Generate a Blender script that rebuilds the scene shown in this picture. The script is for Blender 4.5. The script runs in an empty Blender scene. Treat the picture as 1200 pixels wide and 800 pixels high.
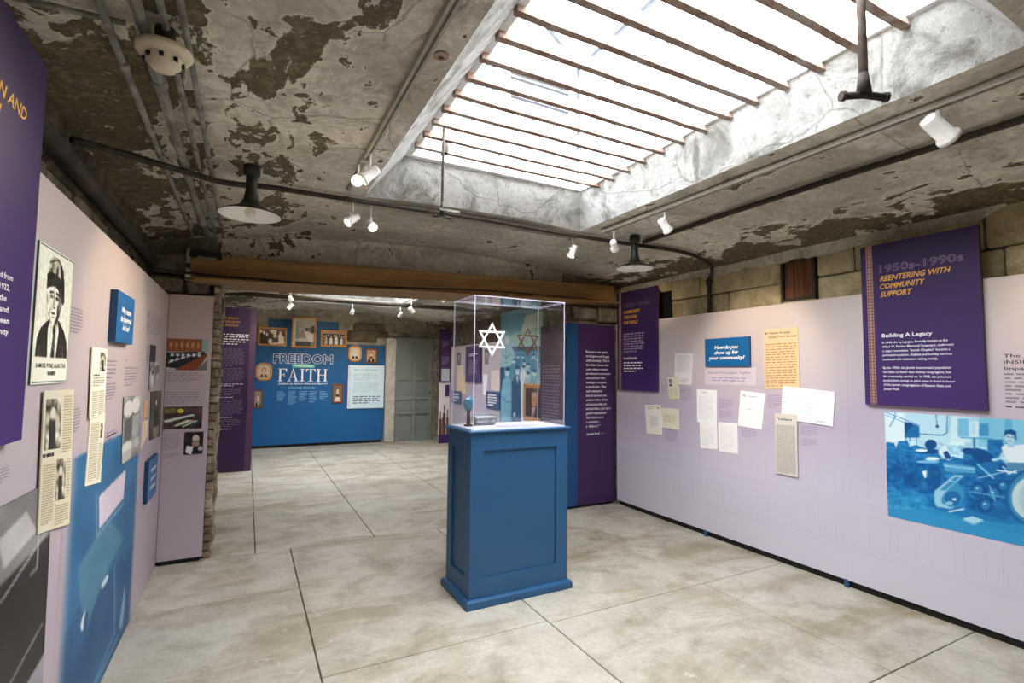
import bpy, bmesh, math, random
import numpy as np
from mathutils import Vector, Matrix, noise as mnoise
random.seed(7)
SC = bpy.context.scene
COL = SC.collection
R = math.radians

# ---------------------------------------------------------------- camera, sky, exposure
def setup_camera():
    f, yaw, pitch, roll = 592.6, R(27.538), R(3.572), R(.586)
    cy, sy, cp, sp = math.cos(yaw), math.sin(yaw), math.cos(pitch), math.sin(pitch)
    fw = Vector((sy*cp, cy*cp, sp)); r = Vector((cy, -sy, 0)); u = r.cross(fw)
    c, s = math.cos(roll), math.sin(roll)
    r2, u2 = c*r + s*u, -s*r + c*u
    cam = bpy.data.cameras.new('camera'); cam.sensor_width = 36; cam.lens = f*36/1200
    cam.clip_start = .05; cam.clip_end = 200
    o = bpy.data.objects.new('camera', cam); COL.objects.link(o)
    o.matrix_world = Matrix(((r2.x, u2.x, -fw.x, 0), (r2.y, u2.y, -fw.y, 0), (r2.z, u2.z, -fw.z, 1.55), (0, 0, 0, 1)))
    SC.camera = o
setup_camera()
SKY = 14.0
SPOT = 26.0
w = bpy.data.worlds.new('overcast_sky'); SC.world = w; w.use_nodes = True
bg = w.node_tree.nodes['Background']; bg.inputs[0].default_value = (.97, .985, 1.0, 1); bg.inputs[1].default_value = SKY
SC.view_settings.view_transform = 'Standard'; SC.view_settings.look = 'None'
SC.view_settings.gamma = 1; SC.view_settings.use_curve_mapping = False
SC.view_settings.exposure = 0.62
SC.cycles.max_bounces = 10; SC.cycles.diffuse_bounces = 7; SC.cycles.transparent_max_bounces = 24
SC.cycles.sample_clamp_indirect = 8
# light portals in the three skylight openings (they only guide the sky's light)
for oy in (-6.4, 0, 6.4):
    l = bpy.data.lights.new('skylight_portal', 'AREA'); l.shape = 'RECTANGLE'; l.size = 1.46; l.size_y = 2.5
    l.cycles.is_portal = True
    o = bpy.data.objects.new('skylight_portal', l); COL.objects.link(o); o.location = (1.705, 2.19+oy, 3.12)

# ---------------------------------------------------------------- materials
def lin(c):
    return tuple(((v/255)/12.92 if v/255 <= .04045 else ((v/255+.055)/1.055)**2.4) for v in c[:3])
MATS = {}
def nodes(name):
    m = bpy.data.materials.new(name); m.use_nodes = True
    return m, m.node_tree.nodes, m.node_tree.links, m.node_tree.nodes['Principled BSDF']
def ramp(N, L, src, stops, interp='LINEAR'):
    r = N.new('ShaderNodeValToRGB'); L.new(src, r.inputs[0]); cr = r.color_ramp; cr.interpolation = interp
    while len(cr.elements) < len(stops): cr.elements.new(.5)
    for e, (p, c) in zip(cr.elements, stops):
        e.position = p; e.color = (*c, 1) if not isinstance(c, (int, float)) else (c, c, c, 1)
    return r.outputs[0]
def nz(N, L, vec, scale, detail=5, rough=.6, dist=0.0):
    n = N.new('ShaderNodeTexNoise'); n.inputs['Scale'].default_value = scale; n.inputs['Detail'].default_value = detail
    n.inputs['Roughness'].default_value = rough; n.inputs['Distortion'].default_value = dist
    L.new(vec, n.inputs['Vector']); return n.outputs['Fac']
def mix(N, L, fac, a, b, mode='MIX'):
    m = N.new('ShaderNodeMix'); m.data_type = 'RGBA'; m.blend_type = mode
    for s, v in ((m.inputs[0], fac), (m.inputs[6], a), (m.inputs[7], b)):
        if isinstance(v, (int, float)): s.default_value = v
        elif isinstance(v, tuple): s.default_value = (*v, 1)
        else: L.new(v, s)
    return m.outputs[2]
def math_(N, L, op, a, b=0.0, clamp=False):
    m = N.new('ShaderNodeMath'); m.operation = op; m.use_clamp = clamp
    for s, v in ((m.inputs[0], a), (m.inputs[1], b)):
        if isinstance(v, (int, float)): s.default_value = v
        else: L.new(v, s)
    return m.outputs[0]
def bump(N, L, bs, h, strength=.5, dist=.01):
    b = N.new('ShaderNodeBump'); b.inputs['Strength'].default_value = strength; b.inputs['Distance'].default_value = dist
    L.new(h, b.inputs['Height']); L.new(b.outputs[0], bs.inputs['Normal'])
def geo(N):
    return N.new('ShaderNodeNewGeometry').outputs['Position']
def flat(name, col, rough=.6, metal=0.0, var=.06, scale=9, bmp=0.0):
    if name in MATS: return MATS[name]
    m, N, L, bs = nodes(name)
    c = lin(col)
    f = nz(N, L, N.new('ShaderNodeTexCoord').outputs['Object'], scale, 4)
    L.new(ramp(N, L, f, [(.3, tuple(v*(1-var) for v in c)), (.7, tuple(min(1, v*(1+var)) for v in c))]), bs.inputs['Base Color'])
    bs.inputs['Roughness'].default_value = rough; bs.inputs['Metallic'].default_value = metal
    if bmp: bump(N, L, bs, nz(N, L, N.new('ShaderNodeTexCoord').outputs['Object'], scale*6, 4), bmp, .004)
    MATS[name] = m; return m
def pick(col, rough=.6, metal=0.0):
    return flat('paint_%02x%02x%02x_%d_%d' % (*[int(c) for c in col], rough*100, metal*100), col, rough, metal, .02)

def plaster_ceiling():
    m, N, L, bs = nodes('peeling_ceiling_plaster'); p = geo(N)
    sx = N.new('ShaderNodeSeparateXYZ'); L.new(p, sx.inputs[0])
    big = nz(N, L, p, 1.1, 6, .62, .3); med = nz(N, L, p, 3.6, 8, .68, .7); fine = nz(N, L, p, 20, 6, .72)
    base = ramp(N, L, med, [(.30, lin((122, 116, 98))), (.40, lin((178, 172, 158))), (.47, lin((226, 221, 206))), (.53, lin((190, 186, 176))), (.60, lin((236, 230, 214))), (.72, lin((196, 190, 176)))])
    base = mix(N, L, .38, base, ramp(N, L, fine, [(.30, lin((128, 120, 104))), (.5, lin((206, 200, 186))), (.66, lin((238, 233, 220)))]))
    stain = ramp(N, L, big, [(.44, 0.0), (.60, 1.0)])
    base = mix(N, L, math_(N, L, 'MULTIPLY', stain, .5), base, lin((142, 134, 116)))
    # bare brown patches: peeled far more towards the walls, above all the left one
    edgeL = N.new('ShaderNodeMapRange'); edgeL.inputs[1].default_value = .95; edgeL.inputs[2].default_value = -.7
    L.new(sx.outputs[0], edgeL.inputs[0])
    edgeR = N.new('ShaderNodeMapRange'); edgeR.inputs[1].default_value = 3.4; edgeR.inputs[2].default_value = 3.95
    L.new(sx.outputs[0], edgeR.inputs[0])
    bias = math_(N, L, 'ADD', math_(N, L, 'MULTIPLY', edgeL.outputs[0], .17), math_(N, L, 'MULTIPLY', edgeR.outputs[0], .20))
    mp = N.new('ShaderNodeMapping'); mp.inputs['Scale'].default_value = (1, .6, 1); L.new(p, mp.inputs[0])
    pn = nz(N, L, mp.outputs[0], 2.6, 6, .60, .35); ps = nz(N, L, mp.outputs[0], 8.5, 5, .58, .4)
    pv = math_(N, L, 'ADD', pn, bias); pq = math_(N, L, 'ADD', ps, math_(N, L, 'MULTIPLY', bias, .75))
    mask = math_(N, L, 'MAXIMUM', ramp(N, L, pv, [(.648, 0.0), (.660, 1.0)]), ramp(N, L, pq, [(.655, 0.0), (.668, 1.0)]))
    mask = math_(N, L, 'MULTIPLY', mask, ramp(N, L, fine, [(.33, .25), (.42, 1.0)]))
    rim = math_(N, L, 'MAXIMUM', ramp(N, L, pv, [(.612, 0.0), (.642, .6), (.653, 0.0)]), ramp(N, L, pq, [(.62, 0.0), (.65, .5), (.66, 0.0)]))
    base = mix(N, L, rim, base, lin((238, 232, 214)))
    bare = ramp(N, L, fine, [(.3, lin((62, 54, 38))), (.5, lin((104, 91, 68))), (.66, lin((146, 130, 102)))])
    bare = mix(N, L, ramp(N, L, med, [(.45, 0.0), (.6, .5)]), bare, lin((92, 88, 62)))
    col = mix(N, L, mask, base, bare)
    # hairline cracks
    v = N.new('ShaderNodeTexVoronoi'); v.feature = 'DISTANCE_TO_EDGE'; v.inputs['Scale'].default_value = 1.5
    wob = N.new('ShaderNodeTexNoise'); wob.inputs['Scale'].default_value = 4; wob.inputs['Detail'].default_value = 5; L.new(p, wob.inputs['Vector'])
    L.new(mix(N, L, .13, p, wob.outputs['Color']), v.inputs['Vector'])
    cr = ramp(N, L, v.outputs['Distance'], [(.0, 1.0), (.009, 0.0)])
    gate = ramp(N, L, big, [(.45, 1.0), (.55, .15)])
    col = mix(N, L, math_(N, L, 'MULTIPLY', math_(N, L, 'MULTIPLY', cr, gate), .6), col, lin((70, 63, 52)))
    L.new(col, bs.inputs['Base Color']); bs.inputs['Roughness'].default_value = .9
    h = math_(N, L, 'SUBTRACT', math_(N, L, 'ADD', math_(N, L, 'MULTIPLY', fine, .35), math_(N, L, 'MULTIPLY', med, .8)), math_(N, L, 'MULTIPLY', mask, .5))
    bump(N, L, bs, h, .7, .025)
    return m
def plaster_well():
    m, N, L, bs = nodes('whitewashed_skylight_plaster'); p = geo(N)
    med = nz(N, L, p, 3.2, 7, .68, .6); fine = nz(N, L, p, 18, 6, .7)
    base = ramp(N, L, med, [(.36, lin((124, 124, 118))), (.44, lin((164, 165, 161))), (.53, lin((196, 198, 196))), (.62, lin((174, 175, 172))), (.75, lin((190, 191, 188)))])
    spots = ramp(N, L, fine, [(.36, 1.0), (.40, 0.0)])
    base = mix(N, L, math_(N, L, 'MULTIPLY', spots, .5), base, lin((118, 117, 112)))
    pn = nz(N, L, p, 5.0, 5, .6, .3)
    base = mix(N, L, ramp(N, L, pn, [(.655, 0.0), (.665, .8)]), base, lin((124, 124, 122)))
    v = N.new('ShaderNodeTexVoronoi'); v.feature = 'DISTANCE_TO_EDGE'; v.inputs['Scale'].default_value = 1.3
    wob = N.new('ShaderNodeTexNoise'); wob.inputs['Scale'].default_value = 3; wob.inputs['Detail'].default_value = 6; L.new(p, wob.inputs['Vector'])
    L.new(mix(N, L, .16, p, wob.outputs['Color']), v.inputs['Vector'])
    cr = ramp(N, L, v.outputs['Distance'], [(.0, 1.0), (.008, 0.0)])
    base = mix(N, L, math_(N, L, 'MULTIPLY', cr, .55), base, lin((105, 100, 92)))
    L.new(base, bs.inputs['Base Color']); bs.inputs['Roughness'].default_value = .9
    bump(N, L, bs, math_(N, L, 'ADD', fine, med), .5, .02)
    return m
def concrete_floor():
    m, N, L, bs = nodes('worn_concrete_slab'); p = geo(N)
    oi = N.new('ShaderNodeObjectInfo').outputs['Random']
    big = nz(N, L, p, .9, 6, .6, .4); med = nz(N, L, p, 3.4, 7, .62, .4); fine = nz(N, L, p, 38, 5, .7)
    base = ramp(N, L, big, [(.34, lin((134, 122, 98))), (.46, lin((176, 168, 148))), (.56, lin((194, 189, 174))), (.68, lin((160, 152, 134)))])
    base = mix(N, L, .5, base, ramp(N, L, med, [(.34, lin((118, 104, 80))), (.46, lin((178, 170, 152))), (.56, lin((206, 200, 186))), (.68, lin((166, 158, 140)))]))
    base = mix(N, L, .22, base, ramp(N, L, fine, [(.3, lin((130, 124, 112))), (.7, lin((222, 219, 210)))]))
    mp = N.new('ShaderNodeMapping'); mp.inputs['Scale'].default_value = (.55, 1.5, 1); L.new(p, mp.inputs[0])
    br = nz(N, L, mp.outputs[0], 1.6, 5, .6, .6)
    base = mix(N, L, math_(N, L, 'MULTIPLY', ramp(N, L, br, [(.50, 0.0), (.64, 1.0)]), .6), base, lin((140, 122, 90)))
    worn = nz(N, L, p, 9, 7, .75, 1.2)
    base = mix(N, L, math_(N, L, 'MULTIPLY', ramp(N, L, worn, [(.60, 0.0), (.66, 1.0)]), math_(N, L, 'MULTIPLY', ramp(N, L, br, [(.42, 0.0), (.6, 1.0)]), .6)), base, lin((216, 212, 202)))
    hs = N.new('ShaderNodeHueSaturation'); L.new(base, hs.inputs['Color'])
    L.new(math_(N, L, 'ADD', math_(N, L, 'MULTIPLY', oi, .08), .96), hs.inputs['Value'])
    L.new(hs.outputs[0], bs.inputs['Base Color'])
    L.new(ramp(N, L, med, [(.3, .42), (.7, .62)]), bs.inputs['Roughness']); bs.inputs['Specular IOR Level'].default_value = .35
    bump(N, L, bs, math_(N, L, 'ADD', fine, math_(N, L, 'MULTIPLY', worn, .7)), .18, .006)
    return m
def stone(name, a, b, c):
    m, N, L, bs = nodes(name); p = geo(N); oi = N.new('ShaderNodeObjectInfo').outputs['Random']
    med = nz(N, L, p, 6, 7, .65, .5); fine = nz(N, L, p, 45, 5, .7)
    base = ramp(N, L, med, [(.33, lin(a)), (.5, lin(b)), (.66, lin(c))])
    base = mix(N, L, .3, base, ramp(N, L, fine, [(.35, lin(a)), (.65, lin(c))]))
    hs = N.new('ShaderNodeHueSaturation'); L.new(base, hs.inputs['Color'])
    L.new(math_(N, L, 'ADD', math_(N, L, 'MULTIPLY', oi, .35), .82), hs.inputs['Value'])
    L.new(hs.outputs[0], bs.inputs['Base Color']); bs.inputs['Roughness'].default_value = .9
    bump(N, L, bs, math_(N, L, 'ADD', fine, med), .7, .02)
    return m
def timber(name, a, b, ax='x'):
    m, N, L, bs = nodes(name)
    mp = N.new('ShaderNodeMapping'); L.new(N.new('ShaderNodeTexCoord').outputs['Object'], mp.inputs[0])
    mp.inputs['Scale'].default_value = (.6, 9, 9) if ax == 'x' else (9, 9, .6)
    f = nz(N, L, mp.outputs[0], 2.2, 7, .6, .5); g = nz(N, L, mp.outputs[0], 12, 4, .6)
    base = mix(N, L, .35, ramp(N, L, f, [(.33, lin(a)), (.66, lin(b))]), ramp(N, L, g, [(.35, lin(a)), (.65, lin(b))]))
    L.new(base, bs.inputs['Base Color']); bs.inputs['Roughness'].default_value = .75
    bump(N, L, bs, g, .3, .005)
    return m
def rusty(name, a, b, c):
    m, N, L, bs = nodes(name); p = geo(N)
    f = nz(N, L, p, 7, 7, .7, .3); g = nz(N, L, p, 50, 4)
    base = ramp(N, L, f, [(.36, lin(a)), (.5, lin(b)), (.62, lin(c))])
    L.new(mix(N, L, .2, base, ramp(N, L, g, [(.3, lin(a)), (.7, lin(c))])), bs.inputs['Base Color'])
    bs.inputs['Roughness'].default_value = .8; bump(N, L, bs, g, .4, .003)
    return m
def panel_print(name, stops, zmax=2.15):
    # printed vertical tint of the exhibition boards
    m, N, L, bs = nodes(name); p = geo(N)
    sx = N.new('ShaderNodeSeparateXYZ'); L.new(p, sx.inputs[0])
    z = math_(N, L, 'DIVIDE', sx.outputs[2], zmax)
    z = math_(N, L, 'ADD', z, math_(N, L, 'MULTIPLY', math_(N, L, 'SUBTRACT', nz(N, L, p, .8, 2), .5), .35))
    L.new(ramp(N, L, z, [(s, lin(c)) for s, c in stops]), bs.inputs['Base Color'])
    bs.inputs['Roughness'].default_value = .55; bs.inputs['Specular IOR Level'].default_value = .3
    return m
def vcol_mat(name, rough=.45):
    m, N, L, bs = nodes(name)
    a = N.new('ShaderNodeAttribute'); a.attribute_name = 'Col'
    L.new(a.outputs['Color'], bs.inputs['Base Color']); bs.inputs['Roughness'].default_value = rough
    bs.inputs['Specular IOR Level'].default_value = .25
    return m
def acrylic(name, gl=.07, tint=(.985, .985, 1)):
    m, N, L, bs = nodes(name); N.remove(bs); out = [n for n in N if n.type == 'OUTPUT_MATERIAL'][0]
    t = N.new('ShaderNodeBsdfTransparent'); t.inputs[0].default_value = (*tint, 1)
    g = N.new('ShaderNodeBsdfGlossy'); g.inputs['Roughness'].default_value = .02
    fr = N.new('ShaderNodeFresnel')     # same reflectance from either side of the thin sheet
    bf = N.new('ShaderNodeNewGeometry').outputs['Backfacing']
    L.new(math_(N, L, 'ADD', 1.49, math_(N, L, 'MULTIPLY', bf, 1/1.49-1.49)), fr.inputs[0])
    ms = N.new('ShaderNodeMixShader'); L.new(math_(N, L, 'ADD', fr.outputs[0], gl-.04, True), ms.inputs[0])
    L.new(t.outputs[0], ms.inputs[1]); L.new(g.outputs[0], ms.inputs[2]); L.new(ms.outputs[0], out.inputs[0])
    return m
def edge_mat():
    m, N, L, bs = nodes('polished_acrylic_edge')
    bs.inputs['Base Color'].default_value = (.80, .79, .92, 1); bs.inputs['Roughness'].default_value = .15
    bs.inputs['Alpha'].default_value = .65
    return m
def glow(name, col, s):
    m, N, L, bs = nodes(name); bs.inputs['Base Color'].default_value = (1, .9, .75, 1)
    bs.inputs['Emission Color'].default_value = (*col, 1); bs.inputs['Emission Strength'].default_value = s
    return m

M_CEIL = plaster_ceiling(); M_WELL = plaster_well(); M_FLOOR = concrete_floor()
M_STONE = stone('tan_ashlar_stone', (142, 126, 92), (186, 170, 130), (214, 200, 162))
M_RUBBLE = stone('dark_mortared_rubble', (58, 50, 38), (92, 82, 64), (128, 117, 96))
M_PIER = stone('grey_brown_render', (84, 76, 62), (128, 118, 100), (172, 163, 146))
M_BRICK = stone('weathered_brick', (96, 72, 52), (140, 118, 94), (186, 174, 154))
M_BEAM = timber('brown_timber', (116, 86, 48), (160, 124, 74))
M_NICHE = timber('dark_boards', (58, 32, 18), (132, 82, 44), 'z')
M_BAR = rusty('rusty_bar_steel', (128, 94, 80), (158, 132, 118), (182, 172, 164))
M_ROD = rusty('aged_rod_steel', (84, 74, 68), (128, 116, 108), (160, 150, 142))
M_PIPE = rusty('dark_iron_pipe', (34, 28, 22), (52, 44, 36), (74, 64, 54))
M_COND = rusty('galvanised_conduit', (92, 90, 82), (128, 126, 118), (160, 158, 150))
M_RAIL = flat('pale_track_rail', (168, 164, 150), .5, .2, .08)
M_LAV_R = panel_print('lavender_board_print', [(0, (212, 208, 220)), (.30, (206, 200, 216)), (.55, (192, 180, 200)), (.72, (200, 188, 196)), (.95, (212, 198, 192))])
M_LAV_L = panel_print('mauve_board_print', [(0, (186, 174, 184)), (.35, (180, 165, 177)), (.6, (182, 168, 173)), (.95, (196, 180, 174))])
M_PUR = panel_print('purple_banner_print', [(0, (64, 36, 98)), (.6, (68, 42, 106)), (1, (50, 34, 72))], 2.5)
M_DPUR = flat('deep_purple_print', (62, 34, 84), .5)
M_DPEDGE = flat('purple_border_strip', (92, 66, 100), .5)
M_NAVY = flat('navy_print', (16, 76, 128), .5, 0, .03)
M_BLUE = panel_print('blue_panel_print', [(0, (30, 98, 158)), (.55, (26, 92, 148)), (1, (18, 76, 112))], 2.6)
M_PLAQ = flat('blue_plaque_print', (14, 100, 160), .45, 0, .03)
M_PLAQS = flat('blue_plaque_edge', (12, 58, 98), .5, 0, .03)
M_PED = flat('painted_pedestal_blue', (36, 88, 132), .42, 0, .04)
M_DECK = flat('white_deck_board', (240, 240, 246), .5, 0, .01)
M_BLACK = flat('black_plinth', (16, 15, 17), .6, 0, .1)
M_WHITE = flat('white_lamp_enamel', (240, 239, 234), .35, 0, .01)
M_DARKEN = flat('dark_green_enamel', (34, 36, 28), .4, 0, .1)
M_INK = flat('white_print_ink', (250, 250, 252), .6, 0, 0.0)
M_YEL = flat('gold_print_ink', (236, 176, 72), .6, 0, 0.0)
M_GREY = flat('grey_print_ink', (132, 122, 138), .6, 0, 0.0)
M_DARK = flat('black_print_ink', (46, 42, 44), .6, 0, 0.0)
M_FAINT = flat('faint_print_ink', (182, 171, 194), .6, 0, 0.0)
M_FAINTW = flat('pale_print_ink', (158, 140, 178), .6, 0, 0.0)
M_LBLUE = flat('pale_blue_ink', (120, 178, 218), .6, 0, 0.0)
M_LINE = flat('outline_drawing_ink', (192, 184, 204), .6, 0, 0.0)
M_GREEN = flat('mint_print', (84, 196, 168), .6, 0, 0.0)
M_PIC = vcol_mat('printed_photo_surface'); M_FRAME = timber('gilt_frame', (176, 112, 52), (232, 172, 100))
M_FRAMED = timber('walnut_frame', (92, 54, 36), (150, 98, 70))
M_DOOR = flat('grey_green_door_paint', (128, 136, 132), .5, 0, .07, 3, .2)
M_ACR = acrylic('clear_acrylic', .075); M_EDGE = edge_mat()
M_GLASS = acrylic('skylight_glass', .04, (.96, .98, 1))
M_WALLW = flat('white_painted_boards', (236, 238, 240), .6, 0, .02)
M_STEEL = flat('blue_grey_steel', (34, 40, 44), .7, 0, .1)
M_SMOKE = flat('cream_plastic', (226, 216, 188), .45, 0, .03)
M_BULB = glow('halogen_lens', (1, .82, .55), 30); M_BULBW = glow('dim_halogen_lens', (1, .9, .75), 6)

# ---------------------------------------------------------------- mesh helpers
class MB:
    def __init__(s): s.v = []; s.f = []; s.m = []
    def add(s, vs, fs, mi=0):
        b = len(s.v); s.v += [tuple(v) for v in vs]; s.f += [tuple(b+i for i in f) for f in fs]; s.m += [mi]*len(fs); return s
    def box(s, x0, x1, y0, y1, z0, z1, mi=0):
        return s.add([(x0,y0,z0),(x1,y0,z0),(x1,y1,z0),(x0,y1,z0),(x0,y0,z1),(x1,y0,z1),(x1,y1,z1),(x0,y1,z1)],
                     [(0,3,2,1),(4,5,6,7),(0,1,5,4),(1,2,6,5),(2,3,7,6),(3,0,4,7)], mi)
    def chbox(s, x0, x1, y0, y1, z0, z1, c=.01, j=0.0, mi=0):
        # box with all eight corners split by a chamfer (24 verts -> convex hull like rounded block)
        bm = bmesh.new(); bmesh.ops.create_cube(bm, size=1)
        for v in bm.verts:
            v.co = Vector(((x0+x1)/2+v.co.x*(x1-x0)+random.uniform(-j, j), (y0+y1)/2+v.co.y*(y1-y0)+random.uniform(-j, j), (z0+z1)/2+v.co.z*(z1-z0)+random.uniform(-j, j)))
        bmesh.ops.bevel(bm, geom=list(bm.edges), offset=c, segments=1, affect='EDGES')
        bm.verts.index_update()
        s.add([v.co[:] for v in bm.verts], [[v.index for v in f.verts] for f in bm.faces], mi); bm.free(); return s
    def tube(s, pts, r, n=8, cap=True, mi=0, r1=None):
        pts = [Vector(p) for p in pts]; rings = []; up = None
        for i, p in enumerate(pts):
            d = (pts[min(i+1, len(pts)-1)]-pts[max(i-1, 0)]).normalized()
            if up is None: up = Vector((0, 0, 1)) if abs(d.z) < .9 else Vector((1, 0, 0))
            a = d.cross(up).normalized(); b = a.cross(d).normalized(); up = b
            rr = r if r1 is None else r+(r1-r)*i/(len(pts)-1)
            rings.append([p+a*(rr*math.cos(2*math.pi*k/n))+b*(rr*math.sin(2*math.pi*k/n)) for k in range(n)])
        vs = [v for q in rings for v in q]; fs = []
        for i in range(len(pts)-1):
            for k in range(n):
                k2 = (k+1) % n; fs.append((i*n+k, i*n+k2, (i+1)*n+k2, (i+1)*n+k))
        if cap: fs += [tuple(range(n))[::-1], tuple((len(pts)-1)*n+k for k in range(n))]
        return s.add(vs, fs, mi)
    def lathe(s, prof, c=(0, 0, 0), n=24, mi=0):
        vs = []; fs = []
        for r, z in prof:
            vs += [(c[0]+r*math.cos(2*math.pi*k/n), c[1]+r*math.sin(2*math.pi*k/n), c[2]+z) for k in range(n)]
        for i in range(len(prof)-1):
            for k in range(n):
                k2 = (k+1) % n; fs.append((i*n+k, i*n+k2, (i+1)*n+k2, (i+1)*n+k))
        return s.add(vs, fs, mi)
    def build(s, name, mats, parent=None, smooth=False, origin=None, nofix=False):
        vs = s.v
        off = Vector((0, 0, 0))
        if parent is not None:
            p = parent
            while p is not None: off = off + p.location; p = p.parent
        elif origin is not None: off = Vector(origin)
        elif origin is None and not nofix:
            a = np.array(vs); off = Vector(((a[:, 0].min()+a[:, 0].max())/2, (a[:, 1].min()+a[:, 1].max())/2, a[:, 2].min()))
        me = bpy.data.meshes.new(name); me.from_pydata([(v[0]-off.x, v[1]-off.y, v[2]-off.z) for v in vs], [], s.f)
        for m in (mats if isinstance(mats, (list, tuple)) else [mats]): me.materials.append(m)
        me.polygons.foreach_set('material_index', s.m)
        if smooth: me.polygons.foreach_set('use_smooth', [True]*len(me.polygons))
        bm = bmesh.new(); bm.from_mesh(me); bmesh.ops.recalc_face_normals(bm, faces=bm.faces); bm.to_mesh(me); bm.free()
        me.update()
        o = bpy.data.objects.new(name, me); COL.objects.link(o)
        if parent is not None: o.parent = parent
        else: o.location = off
        return o
def tag(o, label, cat, group=None, kind=None):
    if label: o['label'] = label
    if cat: o['category'] = cat
    if group: o['group'] = group
    if kind: o['kind'] = kind
    return o
def thing(name, label, cat, loc, group=None):
    o = bpy.data.objects.new(name, None); o.empty_display_size = .1; COL.objects.link(o); o.location = loc
    return tag(o, label, cat, group)
def struct(o, label=None, cat=None):
    o['kind'] = 'structure'
    if label: o['label'] = label
    if cat: o['category'] = cat
    return o
def copy_tree(o, parent=None):
    c = o.copy(); COL.objects.link(c); c.parent = parent
    for ch in o.children: copy_tree(ch, c)
    return c

# planes: a point is (along, z); off is the distance in front of the plane
XR, XL, YN, YF = 3.975, -.585, 4.9, 11.3
class Plane:
    def __init__(s, kind, v, name): s.k = kind; s.v = v; s.name = name
    def p(s, a, z, off=0.0):
        if s.k == 'R': return Vector((s.v-off, a, z))
        if s.k == 'L': return Vector((s.v+off, a, z))
        return Vector((a, s.v-off, z))
    def sgn(s): return -1 if s.k == 'R' else 1      # reading direction along the axis
PR = Plane('R', XR, 'right'); PL = Plane('L', XL, 'left'); PN = Plane('F', YN, 'near'); PF = Plane('F', YF, 'far')

def bil(q, u, v):
    (a, b), (c, d), (e, f), (g, h) = q
    return ((1-v)*((1-u)*a+u*c)+v*((1-u)*g+u*e), (1-v)*((1-u)*b+u*d)+v*((1-u)*h+u*f))
def rect(a0, z1, a1, z0): return [(a0, z1), (a1, z1), (a1, z0), (a0, z0)]
def slab(pl, q, off0, off1, name, mats, parent=None, edge=0):
    """thin board on a plane from its four corners (TL, TR, BR, BL); front face gets material 0, sides material edge"""
    mb = MB(); V = [pl.p(a, z, off1) for a, z in q]+[pl.p(a, z, off0) for a, z in q]
    mb.add(V, [(0, 1, 2, 3)], 0); b = len(mb.v)
    mb.f += [(7, 6, 5, 4), (0, 4, 5, 1), (1, 5, 6, 2), (2, 6, 7, 3), (3, 7, 4, 0)]; mb.m += [edge]*5
    return mb.build(name, mats, parent)
def picture(name, pl, q, off, img, parent, mat=None):
    """flat print: an array of sRGB colours laid over a quad as vertex colours"""
    H, W = img.shape[:2]
    us = np.linspace(0, 1, W); vs = np.linspace(0, 1, H)
    verts = [pl.p(*bil(q, u, v), off) for v in vs for u in us]
    faces = [(j*W+i, j*W+i+1, (j+1)*W+i+1, (j+1)*W+i) for j in range(H-1) for i in range(W-1)]
    off_ = Vector((0, 0, 0)); p = parent
    while p is not None: off_ = off_+p.location; p = p.parent
    me = bpy.data.meshes.new(name); me.from_pydata([v-off_ for v in verts], [], faces)
    c = np.clip(img/255.0, 0, 1); c = np.where(c <= .04045, c/12.92, ((c+.055)/1.055)**2.4)
    ca = me.color_attributes.new('Col', 'FLOAT_COLOR', 'POINT')
    ca.data.foreach_set('color', np.concatenate([c.reshape(-1, 3), np.ones((H*W, 1))], 1).astype(np.float32).ravel())
    me.materials.append(mat or M_PIC)
    o = bpy.data.objects.new(name, me); COL.objects.link(o); o.parent = parent
    return o
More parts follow.
